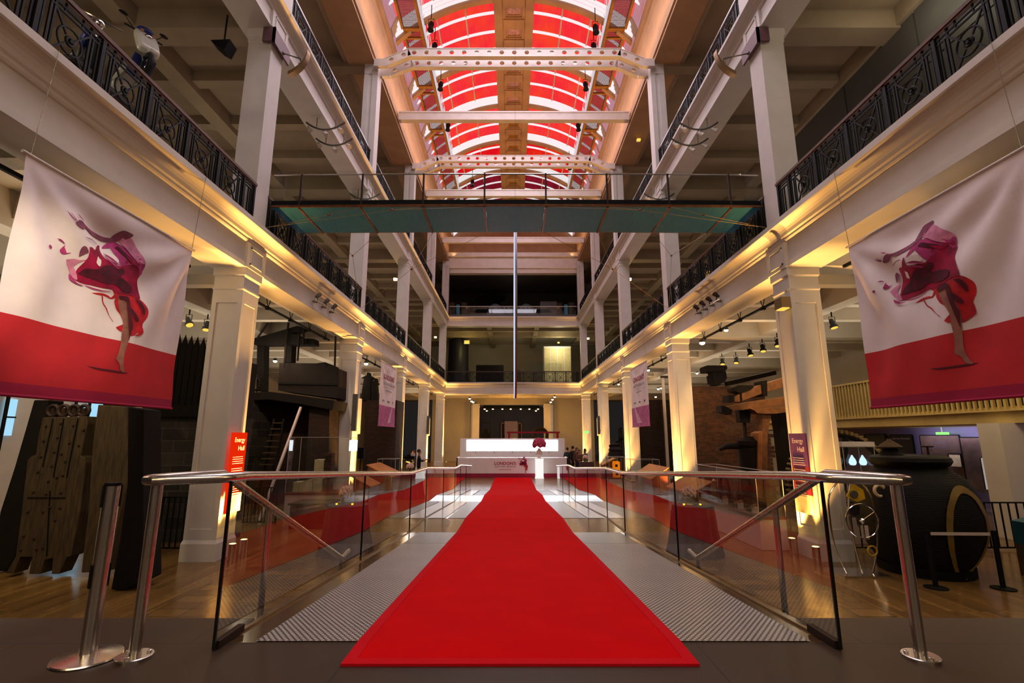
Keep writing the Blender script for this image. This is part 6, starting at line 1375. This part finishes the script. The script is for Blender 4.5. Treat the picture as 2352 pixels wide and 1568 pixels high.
# ================================================================ PEOPLE
def person(label,x,y,rz_,h,top,legs,hair,arms='down',group=None,pose=0):
    t=T('person',label,'person',(x,y,FL),rz_,group); k=h/1.75
    V=[(0,0,.95),(0,0,1.15),(0,.01,1.38),(0,.0,1.49),(0,-.015,1.56),(0,-.02,1.66),(0,-.01,1.74)]; R_=[.15,.135,.15,.06,.058,.098,.06]; E_=[(0,1),(1,2),(2,3),(3,4),(4,5),(5,6)]
    def ch(b,pts):
        i=b
        for p,r in pts: V.append(p); R_.append(r); E_.append((i,len(V)-1)); i=len(V)-1
    for s in(-1,1):
        st=.05 if pose==0 else .09*s
        ch(0,[((s*.10,0,.90),.10),((s*.105,-st,.50),.068),((s*.11,-st*.6,.10),.045),((s*.115,-st-.08,.04),.042),((s*.12,-st-.17,.03),.032)])
        if arms=='down': A_=[((s*.19,.01,1.40),.062),((s*.25,.02,1.12),.044),((s*.25,-.06,.88),.034),((s*.245,-.08,.80),.034),((s*.24,-.10,.73),.02)]
        elif arms=='camera': A_=[((s*.19,.0,1.40),.062),((s*.25,-.12,1.18),.046),((s*.14,-.34,1.24),.036),((s*.11,-.42,1.27),.036),((s*.09,-.49,1.29),.02)]
        else: A_=[((s*.19,.0,1.40),.062),((s*.25,-.06,1.14),.046),((s*.16,-.26,1.12),.036),((s*.12,-.34,1.14),.034),((s*.09,-.40,1.16),.02)]
        ch(2,A_)
        hx,hy,hz_=A_[-2][0]                                # five fingers
        fx,fy,fz=A_[-1][0]; d=(Vector((fx,fy,fz))-Vector((hx,hy,hz_)))
        b=len(V)-2
        for q in(-1,1,2): ch(b,[((hx+q*.014,hy+d.y*.9,hz_+d.z*.9),.010),((hx+q*.013,hy+d.y*1.35,hz_+d.z*1.3),.008)])
        ch(b,[((hx-s*.035,hy-.01,hz_+d.z*.3),.012),((hx-s*.045,hy-.03,hz_+d.z*.7),.009)])
    me=bpy.data.meshes.new('body'); me.from_pydata([tuple(c*k for c in v) for v in V],E_,[]); o=bpy.data.objects.new('body',me); COL.objects.link(o)
    sk=o.modifiers.new('s','SKIN'); 
    for i,r in enumerate(R_): me.skin_vertices[0].data[i].radius=(r*k*(1.25 if i<3 else 1),r*k*(.85 if i<3 else 1))
    me.skin_vertices[0].data[0].use_root=True
    su=o.modifiers.new('u','SUBSURF'); su.levels=2; su.render_levels=2
    bpy.context.view_layer.update(); m2=bpy.data.meshes.new_from_object(o.evaluated_get(bpy.context.evaluated_depsgraph_get())); bpy.data.objects.remove(o)
    m2.name='body'; m2.materials.clear()
    for x_ in(M['skin'],M[top],M[legs],M['black']): m2.materials.append(x_)
    for f in m2.polygons:
        c=f.center/k; f.use_smooth=True; hand=(abs(c.x)>.18 and c.z<.9 and c.z>.6) if arms=='down' else (c.y<-.25 and c.z>1)
        f.material_index=0 if c.z>1.47 or hand else 3 if c.z<.09 else 2 if c.z<.97 and not(abs(c.x)>.2 and c.z>.6) else 1
    b=bpy.data.objects.new('body',m2); COL.objects.link(b); b.parent=t
    mb=MB(); mb.sph((0,.015*k,1.69*k),(.098*k,.112*k,.10*k),14,8); vs=mb.v
    mb.f=[f for f in mb.f if not all(vs[i][1]<-.05*k and vs[i][2]<1.73*k for i in f)]; mb.m=[0]*len(mb.f)
    if hair=='long': mb.sph((0,.06*k,1.55*k),(.10*k,.06*k,.18*k),12,7)
    mb.build('hair',M['hair'],t,smooth=True)
    mb=MB(); mb.sph((0,-.115*k,1.635*k),(.016*k,.02*k,.024*k),8,5)
    for s in(-1,1): mb.sph((s*.098*k,0,1.635*k),(.014*k,.025*k,.034*k),8,5)
    mb.build('nose_and_ears',M['skin'],t,smooth=True)
    mb=MB()
    for s in(-1,1): mb.sph((s*.036*k,-.096*k,1.66*k),(.014*k,.009*k,.008*k),8,5)
    mb.build('eyes',M['black'],t); mb=MB(); mb.sph((0,-.10*k,1.59*k),(.026*k,.009*k,.007*k),8,5); mb.build('mouth',M['ink_red'],t)
    return t
a=A(963,1032,26.6)
person('camera operator in a dark shirt filming behind the left far table',a.x,26.6,PI/2+.2,1.80,'shirt_dk','trous','short','camera')
b=A(926,1043,26.9); person('person in a dark top standing behind the video camera at the left',b.x+.35,28.0,PI/2-2.6,1.72,'shirt_dk','trous','short','hold')
c=A(944,1052,26.4); t=T('video_camera','video camera on a black tripod beside the camera operator','camera',(c.x,26.4,FL)); zc=c.z-FL
mb=MB(); mb.box(-.30,.16,-.09,.09,zc-.06,zc+.10); mb.box(-.2,.1,-.05,.05,zc+.10,zc+.2); mb.build('camera_body',M['black'],t,bevel=.015); mb=MB(); mb.cyl((-.42,0,zc+.02),(-.3,0,zc+.02),.07,14); mb.build('lens_hood',M['black'],t); mb=MB(); mb.box(.0,.2,-.06,.06,zc+.12,zc+.24); mb.build('viewfinder',M['girder'],t)
for k in range(3): a_2=k*2.1+.4; mb=MB(); mb.cyl((0,0,zc-.08),(.42*math.cos(a_2),.42*math.sin(a_2),.01),.022,8); mb.build('tripod_leg',M['black'],t)
for px,py,Y,r,h,tp,hr,lab in((1303,1034,34,2.6,1.75,'shirt_dk','short','person in dark clothes standing at the right end of the counter'),(1315,1026,35,-2.4,1.82,'shirt_dk','short','tall person in dark clothes behind the group on the right'),(1325,1033,34.5,.4,1.72,'shirt_br','long','person in a brown top in the middle of the group on the right'),(1331,1044,31.6,.2,1.66,'shirt_br','long','long haired person in a brown top in front of the group on the right'),(1344,1037,33.2,.9,1.68,'shirt_gr','long','person in a grey top beside the far right table')):
    p=A(px,py,Y); person(lab,p.x,Y,r,h,tp,'trous',hr,'hold' if Y<33 else 'down','people standing on the right')
# ================================================================ LIGHT
def lamp(kind,name,loc,tgt,watts,col,**k):
    l=bpy.data.lights.new(name,kind); l.energy=watts; l.color=col
    for a,b in k.items(): setattr(l,a,b)
    o=bpy.data.objects.new(name,l); COL.objects.link(o); o.location=loc
    if tgt is not None: o.rotation_euler=(Vector(tgt)-Vector(loc)).to_track_quat('-Z','Y').to_euler()
    return o
for i,(p,q,w,c,ang) in enumerate(SPOTS):
    lamp('SPOT','uplight',p,q,w,c,spot_size=math.radians(ang),spot_blend=.9,shadow_soft_size=.05)
# daylight falling through the vault (rectangles just under the glazing)
for k,y in enumerate((6,16,26,36)):
    w=[860,1080,860,440][k]
    lamp('AREA','vault_daylight',(0,y,20.9),(0,y,0),w,(.98,.88,1.0),shape='RECTANGLE',size=7.5,size_y=9)
# warm and olive light of the galleries
for s in(-1,1):
    for k,y in enumerate((7,15,23,31,40)):
        lamp('AREA','aisle_light',(s*10.5,y,5.05),(s*10.2,y,0),70,(1,.80,.55),shape='RECTANGLE',size=3,size_y=3)
        lamp('AREA','aisle_ceiling_wash',(s*11.5,y+1,3.7),(s*11.2,y+1,6),68,(1,.87,.70),shape='RECTANGLE',size=4,size_y=4)  # unseen upward panels added to brighten the ceilings, leaving exhibits dark
        lamp('POINT','aisle_glow',(s*8.6,y+2.3,4.3),None,45,(1,.84,.62),shadow_soft_size=.3)
        lamp('POINT','gallery_glow',(s*9.5,y,8.6),None,(62 if s<0 else 42),(1,.90,.66),shadow_soft_size=.4)
        lamp('POINT','top_gallery_glow',(s*9.0,y,15.0),None,28,(1,.72,.45),shadow_soft_size=.4)
for s in(-1,1):
    for k in range(5):
        y=14.7+8.22*k*.97-4.1
        lamp('AREA','cornice_wash',(s*5.55,y+4,18.2),(s*6.15,y+4,20.3),34,(1,.58,.16),shape='RECTANGLE',size=7.8,size_y=.2)
lamp('POINT','lobby_glow',(0,47.5,3.0),None,480,(1,.50,.10),shadow_soft_size=.5)
for x in(-5.5,5.5): lamp('POINT','lobby_glow',(x,48,2.5),None,170,(1,.60,.24),shadow_soft_size=.5)
lamp('POINT','far_room_glow',(0,55,2.8),None,160,(1,.85,.7),shadow_soft_size=.5)
lamp('POINT','end_gallery_lamp',(A(1283,790,49.6).x,49.4,A(1283,796,49.6).z),None,170,(1,.95,.6),shadow_soft_size=.15)
lamp('POINT','end_gallery_lamp',(A(1076,790,49).x,49,A(1076,796,49).z),None,70,(1,.85,.3),shadow_soft_size=.15)
lamp('POINT','end_gallery_glow',(0,47,9.0),None,90,(1,.86,.5),shadow_soft_size=.4)
lamp('POINT','top_end_glow',(0,47,15),None,14,(1,.8,.6),shadow_soft_size=.4)
# spotlights on the exhibits and the left banner
lamp('SPOT','banner_spot',(-2.2,2.2,4.6),(-5.95,5.95,3.2),1100,(1,.86,.66),spot_size=math.radians(27),spot_blend=.9,shadow_soft_size=.1)
lamp('SPOT','timber_spot',(-6.9,6.4,4.7),(-8.6,9.4,.6),420,(1,.85,.5),spot_size=math.radians(50),spot_blend=.7,shadow_soft_size=.1)
lamp('SPOT','engine_spot',(6.9,13.0,4.8),(8.7,16.3,2.2),420,(1,.72,.38),spot_size=math.radians(48),spot_blend=.7,shadow_soft_size=.1)
lamp('SPOT','brick_spot',(7.4,16.9,4.8),(8.4,20.2,1.0),330,(1,.68,.34),spot_size=math.radians(70),spot_blend=.8,shadow_soft_size=.1)
lamp('AREA','lilac_wash',(14.9,13,1.7),(16,13,.6),200,(.72,.68,1),shape='RECTANGLE',size=12,size_y=.4)
lamp('SPOT','left_engine_spot',(-6.9,13.6,4.9),(-8.0,17.6,2.2),420,(1,.72,.48),spot_size=math.radians(60),spot_blend=.8,shadow_soft_size=.1)
lamp('SPOT','brick_plinth_spot',(-6.9,21.5,4.9),(-7.4,25,1.0),160,(1,.66,.36),spot_size=math.radians(60),spot_blend=.8,shadow_soft_size=.1)
lamp('POINT','mezz_glow',(11.2,11,3.6),None,55,(1,.78,.4),shadow_soft_size=.3)
for x in(-5,5): lamp('AREA','added_steel_highlight',(x,-3,4.6),(x*.4,4,.4),70,(1,.70,.34),shape='RECTANGLE',size=.5,size_y=2.5)  # unseen warm panels added to put bright streaks on the steel
lamp('POINT','cladding_lamp',(8.6,5.5,11.2),None,55,(1,.93,.6),shadow_soft_size=.03)
lamp('POINT','cladding_lamp',(8.9,9.5,11.0),None,22,(1,.93,.7),shadow_soft_size=.03)
lamp('AREA','entrance_fill',(0,-5,9),(0,8,1.5),330,(1,.84,.76),shape='RECTANGLE',size=9,size_y=5)  # unseen fill added to brighten the carpet and landing
W=bpy.data.worlds.new('World'); S.world=W; W.use_nodes=True; W.node_tree.nodes['Background'].inputs[0].default_value=(.9,.8,.75,1); W.node_tree.nodes['Background'].inputs[1].default_value=.02
# ================================================================ CAMERA AND VIEW
cam=bpy.data.cameras.new('Camera'); cam.sensor_width=36; cam.lens=36*FPX/2352; cam.clip_end=300; cam.clip_start=.05
co=bpy.data.objects.new('Camera',cam); COL.objects.link(co); co.location=(EX,0,EYE); co.rotation_euler=(PI/2+PITCH,0,0); S.camera=co
S.view_settings.view_transform='Standard'; S.view_settings.look='None'; S.view_settings.exposure=0; S.view_settings.gamma=.93
c=S.cycles; c.max_bounces=5; c.diffuse_bounces=3; c.glossy_bounces=3; c.transmission_bounces=4; c.transparent_max_bounces=16; c.caustics_reflective=False; c.caustics_refractive=False
c.sample_clamp_indirect=4; c.sample_clamp_direct=0; c.use_denoising=True; c.use_adaptive_sampling=True; c.adaptive_threshold=.025; c.use_light_tree=True
